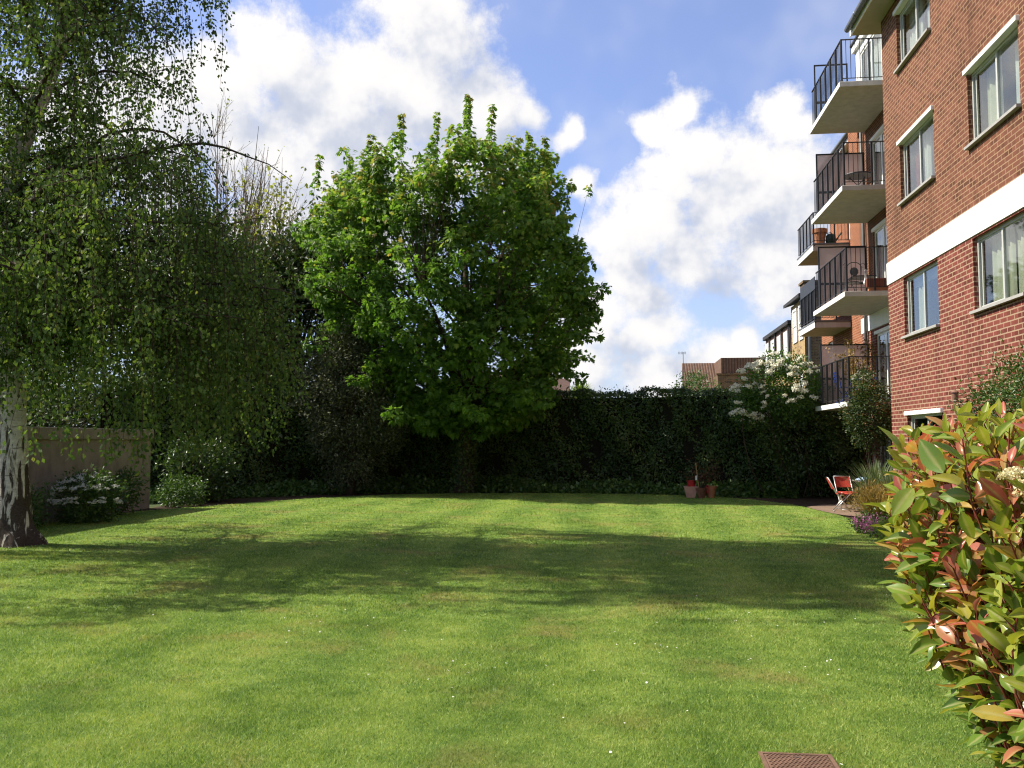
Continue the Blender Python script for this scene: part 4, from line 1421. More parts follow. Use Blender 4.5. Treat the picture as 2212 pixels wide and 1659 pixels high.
limb = Sprigs()
twig = Sprigs()
LC, LD, LN = [], [], []
nl = 52
for i in range(nl + 20):
    z0 = 2.9 + 10.6 * (i / nl) ** 1.05
    az = i * 2.39996 + rng.normal() * 0.25
    if i >= nl:            # heavy low limbs trailing over the lawn
        az = [-0.5, 0.35, -0.15, -0.9, 0.1, 0.7, -0.35, -1.2, 0.0, -0.65, 0.5, 0.2, -0.25, 0.9, -0.05, 0.4, -0.75, 0.15, 0.6, -0.4][i - nl]
        z0 = 3.0 + 0.13 * (i - nl)
    L = np.interp(z0, [2.9, 4.6, 5.6, 8, 11, 13.6], [3.4, 4.5, 3.8, 3.6, 3.4, 1.6]) * rng.uniform(0.78, 1.12) * (1 + (0.36 if math.sin(az) > 0 else 0.12) * abs(math.sin(az)))
    d = np.array([math.cos(az), math.sin(az), 0])
    if d[0] < -0.2:
        L *= 0.8
    if i >= nl:
        L = rng.uniform(3.8, 5.2)
    rise = rng.uniform(0.25, 0.75) * L
    if i >= nl:
        rise = rng.uniform(-0.05, 0.30) * L
    p0 = trunk_at(z0)
    while L > 0.8 and z0 < 9.5 and (p0[0] + d[0] * L) / (p0[1] + d[1] * L) > np.interp(z0 + 0.5, [4.5, 5.2, 5.9], [-0.345, -0.42, -0.53]):
        L *= 0.93
    p1 = p0 + d * L * 0.55 + np.array([0, 0, rise])
    p2 = p0 + d * L + np.array([0, 0, rise * 0.55 - 0.35])
    P = curve(p0, p1, p2, 12)
    P[1:] += np.cumsum(rng.normal(size=(11, 3)) * 0.03, axis=0)
    limb.add(P, 0.036 * (0.5 + L / 5), 0.006, 6)
    # side branches then hanging strands
    ns = int((9 + L * 5.0) * (1.75 if z0 > 8.5 else 1.0))  # extra strands on limbs above the view, to fill the lawn shadow
    for j in range(ns):
        t = rng.uniform(0.06, 1.0)
        k = t * 11
        a = P[int(k)] + (P[min(11, int(k) + 1)] - P[int(k)]) * (k - int(k))
        side = unit(rng.normal(size=3) * np.array([1, 1, 0.25]) + d * 0.7)
        sl = rng.uniform(0.15, 0.85)
        b = a + side * sl + np.array([0, 0, rng.uniform(-0.05, 0.22)])
        if b[2] < 12.5 and b[0] / b[1] > np.interp(b[2], [4.5, 5.1, 5.7], [-0.335, -0.39, -0.448]) - rng.random() * 0.05:
            continue
        # how low the curtain may hang here
        x = b[0]
        low = np.interp(x, [-13, -9.3, -8.8, -8.4, -7.5, -7.1, -5.9, -5.4, -4.9, -4.4], [2.0, 2.1, 2.3, 3.1, 3.1, 1.4, 1.15, 1.6, 2.6, 3.2])
        hang = rng.uniform(0.6, 2.7) * (1.2 if b[2] < 6 else 0.75)
        if -7.5 < x < -5.0 and b[2] < 5.2:
            hang *= 1.55
        zb = max(b[2] - hang, low + rng.random() ** 2 * 1.5)
        if zb > b[2] - 0.3:
            zb = b[2] - 0.3
        c = np.array([b[0] + rng.normal() * 0.14 + d[0] * 0.15, b[1] + rng.normal() * 0.14 + d[1] * 0.15, zb])
        m_ = b + (c - b) * 0.35 + side * 0.12
        Q = np.concatenate([curve(a, (a + b) / 2 + np.array([0, 0, 0.08]), b, 4)[:-1], curve(b, m_, c, 7)])
        twig.add(Q, 0.008, 0.0022)
        seg = np.linalg.norm(np.diff(Q, axis=0), axis=1)
        cum = np.concatenate([[0], np.cumsum(seg)])
        nlv = int(cum[-1] * (rng.uniform(28, 54) if b[2] < 5.2 else rng.uniform(24, 46) if b[2] < 10.6 else rng.uniform(85, 125)))
        s = np.sort(rng.random(nlv)) * cum[-1]
        pts = np.stack([np.interp(s, cum, Q[:, q]) for q in range(3)], 1)
        off = rng.normal(size=(nlv, 3)) * np.array([0.05, 0.05, 0.04])
        LC.append(pts + off)
        LD.append(unit(off) * 0.5 + np.array([0, 0, -0.75]) + rng.normal(size=(nlv, 3)) * 0.3)
        LN.append(rng.normal(size=(nlv, 3)))
for _ in range(150):       # short leafy shoots close round the stem
    z1_ = rng.uniform(2.6, 9.5)
    a = trunk_at(z1_)
    q_ = rng.random() * 6.283
    b = a + np.array([math.cos(q_), math.sin(q_), 0.15]) * rng.uniform(0.35, 1.25)
    c = b + np.array([rng.normal() * 0.12, rng.normal() * 0.12, -min(rng.uniform(0.5, 1.7), b[2] - 1.9)])
    Q = np.concatenate([curve(a, (a + b) / 2 + np.array([0, 0, 0.12]), b, 4)[:-1], curve(b, b + (c - b) * 0.4, c, 6)])
    twig.add(Q, 0.008, 0.0022)
    cum = np.concatenate([[0], np.cumsum(np.linalg.norm(np.diff(Q, axis=0), axis=1))])
    nlv = int(cum[-1] * 55)
    s = cum[-1] * rng.uniform(0.25, 1, nlv)
    pts = np.stack([np.interp(s, cum, Q[:, q]) for q in range(3)], 1)
    off = rng.normal(size=(nlv, 3)) * 0.055
    LC.append(pts + off)
    LD.append(unit(off) * 0.5 + np.array([0, 0, -0.75]) + rng.normal(size=(nlv, 3)) * 0.3)
    LN.append(rng.normal(size=(nlv, 3)))
limb.build('limb', M['bark'], birch)
twig.build('hanging_twigs', M['twig'], birch)
LC, LD, LN = map(np.concatenate, (LC, LD, LN))
leaves('crown', LC, LD, LN, rng.uniform(0.050, 0.080, len(LC)) * np.where(LC[:, 2] > 10.8, 1.45, 1.0), S_RHOMB, M['l_birch'], birch)  # unseen top leaves enlarged so their shadow on the lawn closes up
NB = len(LC)

# ------------------------------------------------------------------ maple
MX, MY = -4.75, 27.3
maple = thing('maple_tree', 'round headed bright green maple with upright shoots above the dark hedge', 'tree', (MX, MY, 0))
ZP = [1.5, 2.4, 3.4, 4.2, 5.0, 5.8, 6.6, 7.4, 8.2, 9.0, 9.8, 10.4, 10.9]
RL = [0.4, 1.2, 2.9, 4.0, 4.5, 4.8, 5.1, 4.8, 4.5, 4.5, 4.5, 4.1, 2.2]
RR_ = [0.5, 1.5, 2.7, 3.1, 3.3, 3.5, 3.4, 3.2, 3.0, 2.9, 2.9, 2.7, 1.5]
RD = [1.0, 1.8, 2.6, 3.1, 3.4, 3.6, 3.7, 3.6, 3.5, 3.3, 2.9, 2.3, 1.0]
tk = MB()
tk.tube([(MX - 0.05, MY, -0.1), (MX, MY, 0.4), (MX + 0.05, MY, 1.4), (MX, MY, 2.6), (MX + 0.1, MY + 0.05, 4.2), (MX + 0.05, MY, 6.0), (MX, MY, 8.0)], [0.36, 0.27, 0.23, 0.22, 0.17, 0.11, 0.04], 12)
tk.build('trunk', M['bark'], maple, smooth=True)
mlimb = Sprigs()
MC, MD, MN, MR = [], [], [], []
mains = []
for i in range(22):
    az = i * 2.39996 + rng.normal() * 0.2
    zt = 3.6 + 6.6 * ((i * 0.618) % 1.0)
    rr_ = np.interp(zt, ZP, RL if math.cos(az) < 0 else RR_) * abs(math.cos(az)) + np.interp(zt, ZP, RD) * abs(math.sin(az)) * 0.8
    p2 = np.array([MX + math.cos(az) * rr_ * 0.8, MY + math.sin(az) * rr_ * 0.8, zt])
    z0 = rng.uniform(1.7, 3.6) if zt < 7 else rng.uniform(2.4, 4.6)
    p0 = np.array([MX, MY, z0])
    p1 = p0 + (p2 - p0) * 0.45 + np.array([0, 0, (zt - z0) * 0.22 + 0.15])
    P = curve(p0, p1, p2, 10)
    P[1:] += np.cumsum(rng.normal(size=(9, 3)) * 0.05, axis=0)
    mlimb.add(P, 0.085, 0.018, 6)
    mains.append(P)
allm = np.concatenate([p[2:] for p in mains])


def maple_shoot(base, dirn, L, nlv, spread=0.16, young=0.0):
    t = rng.random(nlv) ** 0.8
    ax = base[None, :] + dirn[None, :] * (t * L)[:, None]
    out = rvec(nlv)
    out = unit(out - dirn * (out @ dirn)[:, None])
    C = ax + out * (spread * (1.05 - 0.55 * t))[:, None] * rng.uniform(0.3, 1, nlv)[:, None]
    MC.append(C)
    MD.append(out * 0.8 + np.array([0, 0, -0.55]) + rng.normal(size=(nlv, 3)) * 0.25)
    MN.append(np.array([0, 0, 0.8]) + out * 0.6 + rng.normal(size=(nlv, 3)) * 0.4)
    MR.append(np.clip(rng.beta(2, 2.6, nlv) * 0.85 + young * t, 0, 1))


nsh = 1300
zz = np.concatenate([rng.uniform(2.2, 10.0, nsh)])
for z in zz:
    az = rng.random() * 2 * math.pi
    ca, sa = math.cos(az), math.sin(az)
    rx = np.interp(z, ZP, RL if ca < 0 else RR_)
    ry = np.interp(z, ZP, RD)
    lum = 1 + 0.13 * math.sin(az * 3 + z * 1.3) + 0.10 * math.sin(az * 7 - z * 2.1)
    f = rng.uniform(0.5, 1.0) ** 0.55 * lum * 0.93
    p = np.array([MX + ca * rx * f, MY + sa * ry * f, z + rng.normal() * 0.12])
    up = np.interp(z, [2, 5, 8, 10.5], [-0.12, 0.15, 0.7, 1.0])
    d = unit(np.array([ca, sa * 0.9, up]) + rng.normal(size=3) * 0.25)
    L = rng.uniform(0.5, 1.0) if z < 9 else rng.uniform(0.35, 0.8)
    m0 = allm[np.argmin(np.linalg.norm(allm - (p - d * 0.7), axis=1))]
    mlimb.add(curve(m0, (m0 + p) / 2 + np.array([0, 0, -0.08]), p + d * L * 0.8, 6), 0.014, 0.004, 3)
    top_yellow = 0.42 if z > 8.3 else (0.24 if z > 6.5 else 0.04)  # leaf tone turns paler and yellower higher in the crown
    maple_shoot(p, d, L, int(rng.uniform(44, 74)), rng.uniform(0.24, 0.40), top_yellow)
# the long upright shoots on the crown
for (x, z0, z1) in ((-7.12, 10.9, 12.47), (-8.0, 10.5, 11.47), (-6.06, 10.5, 12.53), (-4.78, 10.5, 12.51), (-4.35, 10.5, 12.45), (-3.79, 10.2, 11.87), (-3.34, 10.1, 11.35), (-2.64, 10.0, 11.67), (-2.0, 9.4, 10.81), (-8.77, 10.2, 11.05), (-9.53, 9.7, 10.69), (-5.42, 10.3, 11.1), (-3.05, 10.1, 11.12), (-1.24, 8.69, 9.89)):
    b = np.array([x, MY + rng.uniform(-1.2, 1.2), z0 - 0.4])
    d = unit(np.array([rng.normal() * 0.06 + (0.25 if x > -2 else 0), 0, 1.0]))
    L = z1 - z0 + 0.4
    mlimb.add(np.array([b - d * 1.2, b, b + d * L]), 0.012, 0.003, 3)
    if x > -1.3:
        maple_shoot(b + d * L * 0.75, d, L * 0.3, 16, 0.14, 0.5)
    else:
        maple_shoot(b, d, L, int(62 * L), 0.115, 0.48)
# layered sprays reaching out on the lower right and left
for (x, z, dx, n_) in ((-1.7, 6.4, 1, 5), (-1.35, 5.5, 1, 6), (-1.6, 4.6, 1, 5), (-1.9, 3.9, 1, 5), (-8.6, 4.6, -1, 5), (-9.0, 6.6, -1, 6), (-8.2, 3.6, -1, 4), (-3.9, 4.9, 0.2, 5), (-6.6, 3.4, -0.6, 5), (-4.3, 2.5, 0.3, 6), (-5.6, 2.3, -0.3, 5), (-3.2, 2.9, 0.5, 4)):
    for q in range(n_):
        p = np.array([x + rng.normal() * 0.3, MY - 1.2 - rng.uniform(0, 1.7), z + rng.normal() * 0.15])
        if abs(dx) >= 1:
            p[1] = MY + rng.normal() * 1.4
        d = unit(np.array([dx * 0.9, -0.5 if abs(dx) < 1 else rng.normal() * 0.5, -0.05 + rng.normal() * 0.12]))
        maple_shoot(p, d, rng.uniform(0.6, 1.1), 46, 0.22, 0.05)
mlimb.build('limb', M['bark'], maple)
MC, MD, MN, MR = map(np.concatenate, (MC, MD, MN, MR))
leaves('crown', MC, MD, MN, rng.uniform(0.095, 0.185, len(MC)), S_MAPLE, M['l_maple'], maple, rnd=MR)
NM = len(MC)
n = 2800  # dark leaves added round the trunk so it reads as shaded
a_ = rng.random(n) * 6.283
z_ = rng.random(n) * 2.9
P = np.stack([MX + np.cos(a_) * 0.34, MY + np.sin(a_) * 0.34, z_], 1) + rng.normal(size=(n, 3)) * 0.05
leaves('trunk_shade_leaves', P, rvec(n) + np.array([0, 0, -0.4]), np.stack([np.cos(a_), np.sin(a_), 0.3 + 0 * a_], 1) + rvec(n) * 0.4, 0.10, S_OVAL, M['l_hedge'], maple)



# ------------------------------------------------------------------ crowns made of leaf clumps
def clump_crown(parent, mat, center, radii, nclump, nleaf, cr, size, shape=S_OVAL, name='crown', cut=None, up=0.35, shell=0.55, droop=0.0, flat=1.0, rndf=None, org=None):
    C0 = np.array(center)
    R0 = np.array(radii)
    d = rvec(nclump)
    lum = 1 + 0.14 * np.sin(d[:, 0] * 5 + d[:, 2] * 4 + C0[0]) + 0.10 * np.sin(d[:, 1] * 9 + d[:, 0] * 6)
    f = rng.uniform(shell, 1, nclump) ** 0.6 * lum
    cc = C0 + d * R0 * f[:, None]
    if cut is not None:
        cc = cc[cc[:, 2] > cut]
    n = len(cc) * nleaf
    base = np.repeat(cc, nleaf, 0)
    off = rng.normal(size=(n, 3)) * np.array([cr, cr, cr * flat])
    P = base + off
    if cut is not None:
        P[:, 2] = np.maximum(P[:, 2], cut * 0.5 + rng.random(n) * 0.1)
    outw = unit((P - C0) / R0)
    D = outw * 0.6 + rng.normal(size=(n, 3)) * 0.55 + np.array([0, 0, -droop])
    N = outw * 0.55 + np.array([0, 0, up]) + rng.normal(size=(n, 3)) * 0.5
    tone = np.repeat(rng.normal(0, 0.12, len(cc)), nleaf)
    r = np.clip(rng.random(n) * 0.8 + 0.1 + tone, 0, 1)
    return leaves(name, P, D, N, rng.uniform(0.7, 1.3, n) * size, shape, mat, parent, rnd=r, org=org), cc


def simple_tree(name, label, center, radii, trunk_r, leafm, nclump, nleaf, cr, size, barkm='bark', cut=0.3, cat='tree', group=None, shape=S_OVAL, shell=0.55):
    t = thing(name, label, cat, (center[0], center[1], 0), group)
    c = np.array(center)
    o, cc = clump_crown(t, M[leafm], center, radii, nclump, nleaf, cr, size, shape, cut=cut, shell=shell)
    mb_ = MB()
    h = center[2]
    mb_.tube([(c[0], c[1], -0.1), (c[0] + 0.1, c[1], h * 0.4), (c[0], c[1], h * 0.8), (c[0] + 0.05, c[1], h + radii[2] * 0.5)], [trunk_r * 1.3, trunk_r, trunk_r * 0.7, trunk_r * 0.2], 9)
    mb_.build('trunk', M[barkm], t, smooth=True)
    sp = Sprigs()
    for p in cc[:: max(1, len(cc) // 70)]:
        b = np.array([c[0], c[1], min(h + radii[2] * 0.4, max(0.4, h * 0.35 + (p[2] - h * 0.5) * 0.5))])
        sp.add(curve(b, (b + p) / 2 + np.array([0, 0, -0.1]), p, 6), trunk_r * 0.28, 0.008, 4)
    sp.build('limb', M[barkm], t)
    return t


simple_tree('evergreen_tree', 'tall dark evergreen with dense crown between the birch curtains and the maple', (-10.9, 29.2, 4.4), (2.7, 2.3, 4.6), 0.2, 'l_ever', 460, 85, 0.27, 0.165, cut=0.3)
simple_tree('evergreen_tree', 'broad dark evergreen at the back left corner behind the birch curtains', (-12.6, 27.2, 4.0), (2.4, 2.2, 4.6), 0.2, 'l_ever', 320, 72, 0.30, 0.165, cut=0.3)
simple_tree('holm_oak', 'holm oak with small greyish brown leaves left of the maple', (-8.0, 26.0, 2.8), (1.55, 1.2, 2.5), 0.10, 'l_holm', 400, 90, 0.18, 0.075, cut=0.3, shell=0.4)
simple_tree('laurel_tree', 'low dark glossy shrub tree standing against the end of the garden wall', (-11.0, 22.4, 0.8), (0.75, 0.9, 0.8), 0.06, 'l_hedge', 100, 60, 0.14, 0.09, cut=0.1)

# trees beyond the garden wall, seen through the birch
simple_tree('garden_tree', 'mid green bushy tree beyond the garden wall left of the weeping birch', (-20.5, 30, 3.2), (3.2, 2.2, 2.6), 0.16, 'l_shrub', 150, 60, 0.3, 0.16, cut=0.8, group='trees beyond the garden wall')
simple_tree('garden_tree', 'low dark tree just beyond the coping of the garden wall', (-16.2, 23.5, 1.7), (2.6, 1.6, 1.3), 0.12, 'l_ever', 190, 60, 0.25, 0.15, cut=0.3, group='trees beyond the garden wall')
simple_tree('garden_tree', 'yellow leaved young tree glimpsed between the birch strands', (-17.5, 30.5, 4.2), (0.9, 0.9, 1.6), 0.06, 'l_gold', 26, 40, 0.18, 0.09, cut=1.0, group='trees beyond the garden wall', shell=0.3)
simple_tree('garden_tree', 'tall pale green tree far behind the birch trunk', (-24.5, 33, 5.0), (3.0, 2.2, 3.6), 0.18, 'l_shrub', 120, 50, 0.32, 0.15, cut=1.0, group='trees beyond the garden wall')


def bare_tree(name, label, base, height, spread, nmain, leafm, nleaf, seed, r0=0.07, lsize=0.09, pale='pale_twig'):
    rg = np.random.default_rng(seed)
    t = thing(name, label, 'tree', base)
    sp = Sprigs()
    tips = []
    b = np.array(base, dtype=float)
    fork = b + np.array([0, 0, height * 0.30])
    sp.add(np.array([b - [0, 0, 0.1], b + [0.04, 0, height * 0.15], fork]), r0 * 1.6, r0 * 1.2, 8)
    for i in range(nmain):
        az = rg.random() * 6.283
        out = rg.uniform(0.12, 1.0) * spread
        h = height * rg.uniform(0.72, 1.0) * (1 - 0.22 * out / spread)
        p2 = b + np.array([math.cos(az) * out, math.sin(az) * out * 0.6, h])
        f0 = fork + np.array([0, 0, rg.uniform(-0.15, 0.12) * height])
        p1 = f0 + (p2 - f0) * 0.45 + np.array([math.cos(az), math.sin(az), 0]) * out * 0.22
        P = curve(f0, p1, p2, 12)
        P[1:] += np.cumsum(rg.normal(size=(11, 3)) * 0.035, axis=0)
        sp.add(P, r0 * rg.uniform(0.5, 0.9), 0.008, 5)
        for j in range(11):
            k = rg.integers(3, 11)
            a = P[k]
            dd = unit(unit(P[k] - P[k - 1]) + rg.normal(size=3) * 0.45)
            L = rg.uniform(0.5, 1.7)
            Q = curve(a, a + dd * L * 0.5, a + dd * L + np.array([0, 0, 0.25 * L]), 6)
            sp.add(Q, 0.013, 0.005, 3)
            for q in range(3):
                k_ = rg.integers(1, 5)
                e = Q[k_] + unit(unit(Q[k_ + 1] - Q[k_]) + rg.normal(size=3) * 0.5) * rg.uniform(0.2, 0.7)
                sp.add(np.array([Q[k_], e]), 0.007, 0.0035, 3)
                tips.append(e)
            tips.append(Q[-1])
    sp.build('branches', M[pale], t)
    tips = np.array(tips)
    if nleaf:
        c = tips[rg.integers(0, len(tips), nleaf)] + rg.normal(size=(nleaf, 3)) * 0.10
        leaves('buds', c, rg.normal(size=(nleaf, 3)), rg.normal(size=(nleaf, 3)) + np.array([0, 0, 0.5]), rg.uniform(0.6, 1.3, nleaf) * lsize, S_MAPLE, M[leafm], t)['kind'] = 'stuff'
    return t


bare_tree('bare_tree', 'tall nearly bare tree with upright pale twigs behind the birch', (-15.1, 33, 0), 16.2, 3.2, 38, 'l_bud', 420, 3)
bare_tree('bare_tree', 'multi stemmed bare tree left of the tallest twiggy one behind the birch strands', (-17.0, 34, 0), 15.5, 3.4, 30, 'l_bud', 700, 12)
bare_tree('budding_tree', 'leaning tree just breaking into yellow green leaf above the dark evergreens', (-12.9, 31.5, 0), 12.6, 3.0, 24, 'l_bud', 2900, 5, 0.05, 0.13)
bare_tree('budding_tree', 'sparse budding tree half hidden by the birch crown', (-20.5, 32, 0), 12.5, 2.6, 18, 'l_bud', 1300, 8, 0.06, 0.13)


# ------------------------------------------------------------------ hedge
HP = np.array([(-13.2, 22.2), (-11.6, 24.6), (-9.6, 26.6), (-7.2, 28.1), (-4.6, 28.5), (-1.5, 28.3), (1.0, 27.9), (3.0, 27.1), (4.8, 26.6), (6.9, 26.3)])
seg = np.linalg.norm(np.diff(HP, axis=0), axis=1)
cumh = np.concatenate([[0], np.cumsum(seg)])


def hedge_pt(s):
    x = np.interp(s, cumh, HP[:, 0])
    y = np.interp(s, cumh, HP[:, 1])
    e = 0.05
    dx = np.interp(s + e, cumh, HP[:, 0]) - np.interp(s - e, cumh, HP[:, 0])
    dy = np.interp(s + e, cumh, HP[:, 1]) - np.interp(s - e, cumh, HP[:, 1])
    l = np.sqrt(dx * dx + dy * dy) + 1e-9
    return x, y, dy / l, -dx / l        # outward (towards lawn) normal


hedge = thing('hedge', 'tall dark clipped ivy covered hedge closing the far end of the lawn', 'hedge', (0, 27.6, 0))
HT = 3.12
n = 78000
s = rng.random(n) * cumh[-1]
top = rng.random(n) < 0.22
hz = np.where(top, HT, rng.random(n) * HT)
x, y, nx_, ny_ = hedge_pt(s)
bulge = 0.16 * np.sin(s * 1.9 + hz * 1.3) + 0.12 * np.sin(s * 4.3 - hz * 2.7) + 0.08 * np.sin(s * 9 + hz * 5)
dep = np.where(top, rng.random(n) * 1.1, 0.0) - rng.exponential(0.07, n)
dep = np.where(top, -dep, -np.abs(dep))
fo = np.where(top, dep, bulge + dep * 1.0)
P = np.stack([x + nx_ * fo, y + ny_ * fo, hz + np.where(top, 0.07 * np.sin(s * 2.3) + 0.05 * np.sin(s * 6.1) - rng.exponential(0.07, n) + 0.06, 0)], 1)
Nn = np.stack([nx_, ny_, np.zeros(n)], 1)
Nn[top] = (0, 0, 1)
D = rng.normal(size=(n, 3)) * 0.7 + np.array([0, 0, -0.35])
leaves('foliage', P, D, Nn + rng.normal(size=(n, 3)) * 0.55 + np.array([0, 0, 0.25]), rng.uniform(0.06, 0.115, n), S_OVAL, M['l_hedge'], hedge,
       rnd=np.clip(rng.random(n) * 0.7 + 0.15 + 0.2 * np.sin(s * 3 + hz * 2), 0, 1))
# wispy new growth along the top edge
n = 900
s = rng.random(n) * cumh[-1]
x, y, nx_, ny_ = hedge_pt(s)
fo = -rng.random(n) * 0.9
P = np.stack([x + nx_ * fo, y + ny_ * fo, HT + rng.random(n) ** 2 * 0.22], 1)
leaves('new_growth', P, rng.normal(size=(n, 3)) * 0.5 + np.array([0, 0, 0.8]), rng.normal(size=(n, 3)), rng.uniform(0.06, 0.11, n), S_OVAL, M['l_hedge'], hedge)
# near-black slab inside, standing for the shade between the leaves
V, F = [], []
ss = np.linspace(0, cumh[-1], 60)
x, y, nx_, ny_ = hedge_pt(ss)
for i in range(60):
    for (o, z) in ((-0.28, -0.05), (-0.24, 1.5), (-0.30, HT - 0.16), (-1.0, HT - 0.16), (-1.05, -0.05)):
        V.append((x[i] + nx_[i] * o, y[i] + ny_[i] * o, z))
for i in range(59):
    for k in range(4):
        F.append((i * 5 + k, i * 5 + k + 1, i * 5 + 6 + k, i * 5 + 5 + k))
MB().add(V, F).build('inner_fill', plain('hedge_shade_core', (0.016, 0.015, 0.010), 1.0, 0.05, var=0.5, scale=14), hedge)

# ivy and ground cover along its foot
n = 17000
s = rng.uniform(0.3, cumh[-1] - 1.8, n)
x, y, nx_, ny_ = hedge_pt(s)
w_ = rng.random(n)
hgt = (0.20 + 0.16 * np.abs(np.sin(s * 0.9)) + 0.16 * np.clip(np.sin(s * 0.55 + 2.0), 0, 1)) * (1 - w_ ** 2)
fo = 0.1 + w_ * np.interp(s, [0, 6, 14, 20, 24], [1.0, 1.0, 1.0, 0.7, 0.7])
P = np.stack([x + nx_ * fo, y + ny_ * fo, rng.random(n) ** 0.5 * (hgt + 0.03)], 1)
gcv = leaves('ivy_ground_cover', P, rng.normal(size=(n, 3)) * 0.6 + np.stack([nx_, ny_, 0 * nx_], 1) * 0.4, np.stack([nx_ * 0.4, ny_ * 0.4, np.ones(n)], 1) + rng.normal(size=(n, 3)) * 0.35, rng.uniform(0.07, 0.16, n), S_RHOMB, M['l_ivy'], None, org=(0, 27, 0))
tag(gcv, 'low ivy and leafy ground cover along the foot of the dark hedge', 'ground cover', kind='stuff')

# ------------------------------------------------------------------ blossom clusters used as parts
def bloom_mesh(n, r, petal, mat, flat=0.7):
    d = rvec(n)
    d[:, 2] = np.abs(d[:, 2]) * 0.9 - 0.15
    C = d * np.array([r, r, r * flat]) * rng.uniform(0.55, 1.0, n)[:, None]
    o = leaves('bloom', C, rvec(n) * 0.7 + d * 0.2, d + rvec(n) * 0.5, rng.uniform(0.7, 1.3, n) * petal, S_RHOMB, mat)
    me = o.data
    bpy.data.objects.remove(o)
    return me


def put_blooms(parent, meshes, pts, smin=0.75, smax=1.3):
    o0 = np.array(ORG[parent.name])
    for p in pts:
        o = bpy.data.objects.new('bloom', meshes[int(rng.integers(0, len(meshes)))])
        col.objects.link(o)
        o.parent = parent
        o.location = tuple(np.array(p) - o0)
        o.rotation_euler = (rng.normal() * 0.3, rng.normal() * 0.3, rng.random() * 6.28)
        s_ = rng.uniform(smin, smax)
        o.scale = (s_, s_, s_)


rose = thing('climbing_rose', 'climbing rose with clustered cream white blooms arching over the hedge end', 'rose', (4.6, 26.0, 0))
clump_crown(rose, M['l_rose'], (4.6, 25.9, 3.05), (1.15, 0.75, 0.85), 120, 60, 0.15, 0.085, S_OVAL, 'foliage')
clump_crown(rose, M['l_rose'], (3.75, 25.9, 2.6), (0.55, 0.5, 0.5), 34, 50, 0.14, 0.085, S_OVAL, 'foliage')
clump_crown(rose, M['l_hedge'], (5.2, 26.0, 1.6), (1.2, 0.5, 1.3), 80, 60, 0.17, 0.085, S_OVAL, 'foliage', cut=0.1)
sp = Sprigs()
for i in range(5):
    b = np.array([4.9 + rng.normal() * 0.5, 26.0 + rng.normal() * 0.1, 0.0])
    e = np.array([3.6 + i * 0.22, 25.6 + rng.normal() * 0.2, 2.4 + rng.random() * 0.8])
    sp.add(curve(b, (b + e) / 2 + np.array([rng.normal() * 0.6, -0.45, rng.normal() * 0.3]), e, 9), 0.018, 0.008, 5)
sp.build('stem', M['bark'], rose)
RBM = [bloom_mesh(64, 0.095, 0.058, M['petal_white']) for _ in range(4)]
bl = []
for _ in range(62):
    d = rvec(1)[0]
    d[1] = -abs(d[1])
    if d[2] < -0.45:
        d[2] *= -1
    bl.append(np.array([4.6, 25.9, 3.05]) + d * np.array([1.28, 0.92, 0.98]) * rng.uniform(0.9, 1.04))
for _ in range(24):
    d = rvec(1)[0]
    d[1] = -abs(d[1])
    bl.append(np.array([3.72, 25.85, 2.68]) + d * np.array([0.62, 0.6, 0.55]))
put_blooms(rose, RBM, bl, 0.6, 1.35)

vib = thing('viburnum_bush', 'rounded dark bush dotted with flat white flower heads before the garden wall', 'bush', (-10.45, 16.5, 0))
clump_crown(vib, M['l_shrub'], (-10.45, 16.5, 0.42), (0.58, 0.5, 0.5), 100, 60, 0.09, 0.065, S_OVAL, 'foliage', cut=0.02)
VBM = [bloom_mesh(70, 0.08, 0.034, M['daisy'], 0.35) for _ in range(3)]
bl = []
for _ in range(64):
    d = rvec(1)[0]
    d[2] = abs(d[2]) * 0.9 - 0.05
    if d[1] > 0.3:
        d[1] *= -1
    bl.append(np.array([-10.45, 16.5, 0.42]) + d * np.array([0.66, 0.58, 0.6]))
put_blooms(vib, VBM, bl, 0.55, 1.1)


def bush(name, label, center, radii, mat, nclump, nleaf, cr, size, cat='bush', cut=0.02, shape=S_OVAL, inner_fill=8):
    t = thing(name, label, cat, (center[0], center[1], 0))
    clump_crown(t, M[mat], center, radii, nclump, nleaf, cr, size, shape, 'foliage', cut=cut)
    sp_ = Sprigs()
    c = np.array(center)
    for i in range(inner_fill):
        e = c + rvec(1)[0] * np.array(radii) * 0.7
        b = np.array([c[0] + rng.normal() * 0.04, c[1] + rng.normal() * 0.04, 0])
        sp_.add(curve(b, (b + e) / 2, e, 5), 0.012, 0.004, 4)
    sp_.build('stem', M['twig'], t)
    return t


bush('small_bush', 'small light green bush against the wall right of the white flowered one', (-10.75, 18.2, 0.5), (0.42, 0.35, 0.38), 'l_shrub', 40, 40, 0.09, 0.07)
bush('small_bush', 'low green bush at the wall foot beside the birch trunk', (-10.75, 15.1, 0.38), (0.3, 0.4, 0.36), 'l_shrub', 34, 40, 0.09, 0.06)
bush('wall_shrub', 'loose green shrub trained up the brick wall behind the red leaved hedge', (4.98, 11.6, 1.9), (0.5, 0.9, 0.75), 'l_shrub', 150, 60, 0.10, 0.045)
bush('wall_shrub', 'dark climbing shrub with rusty tips draping the end of the lowest balcony', (5.95, 21.75, 2.3), (0.50, 0.42, 0.80), 'l_climb', 130, 60, 0.11, 0.06, cut=1.4, inner_fill=14)
bush('small_bush', 'small dark bush filling the corner beyond the end of the garden wall', (-10.75, 20.9, 0.3), (0.55, 0.5, 0.36), 'l_shrub', 50, 44, 0.1, 0.07)
bush('low_plant', 'low dark green plants in the bed beneath the tan grass', (4.85, 16.6, 0.15), (0.42, 0.7, 0.25), 'l_shrub', 50, 40, 0.08, 0.055, 'plant')
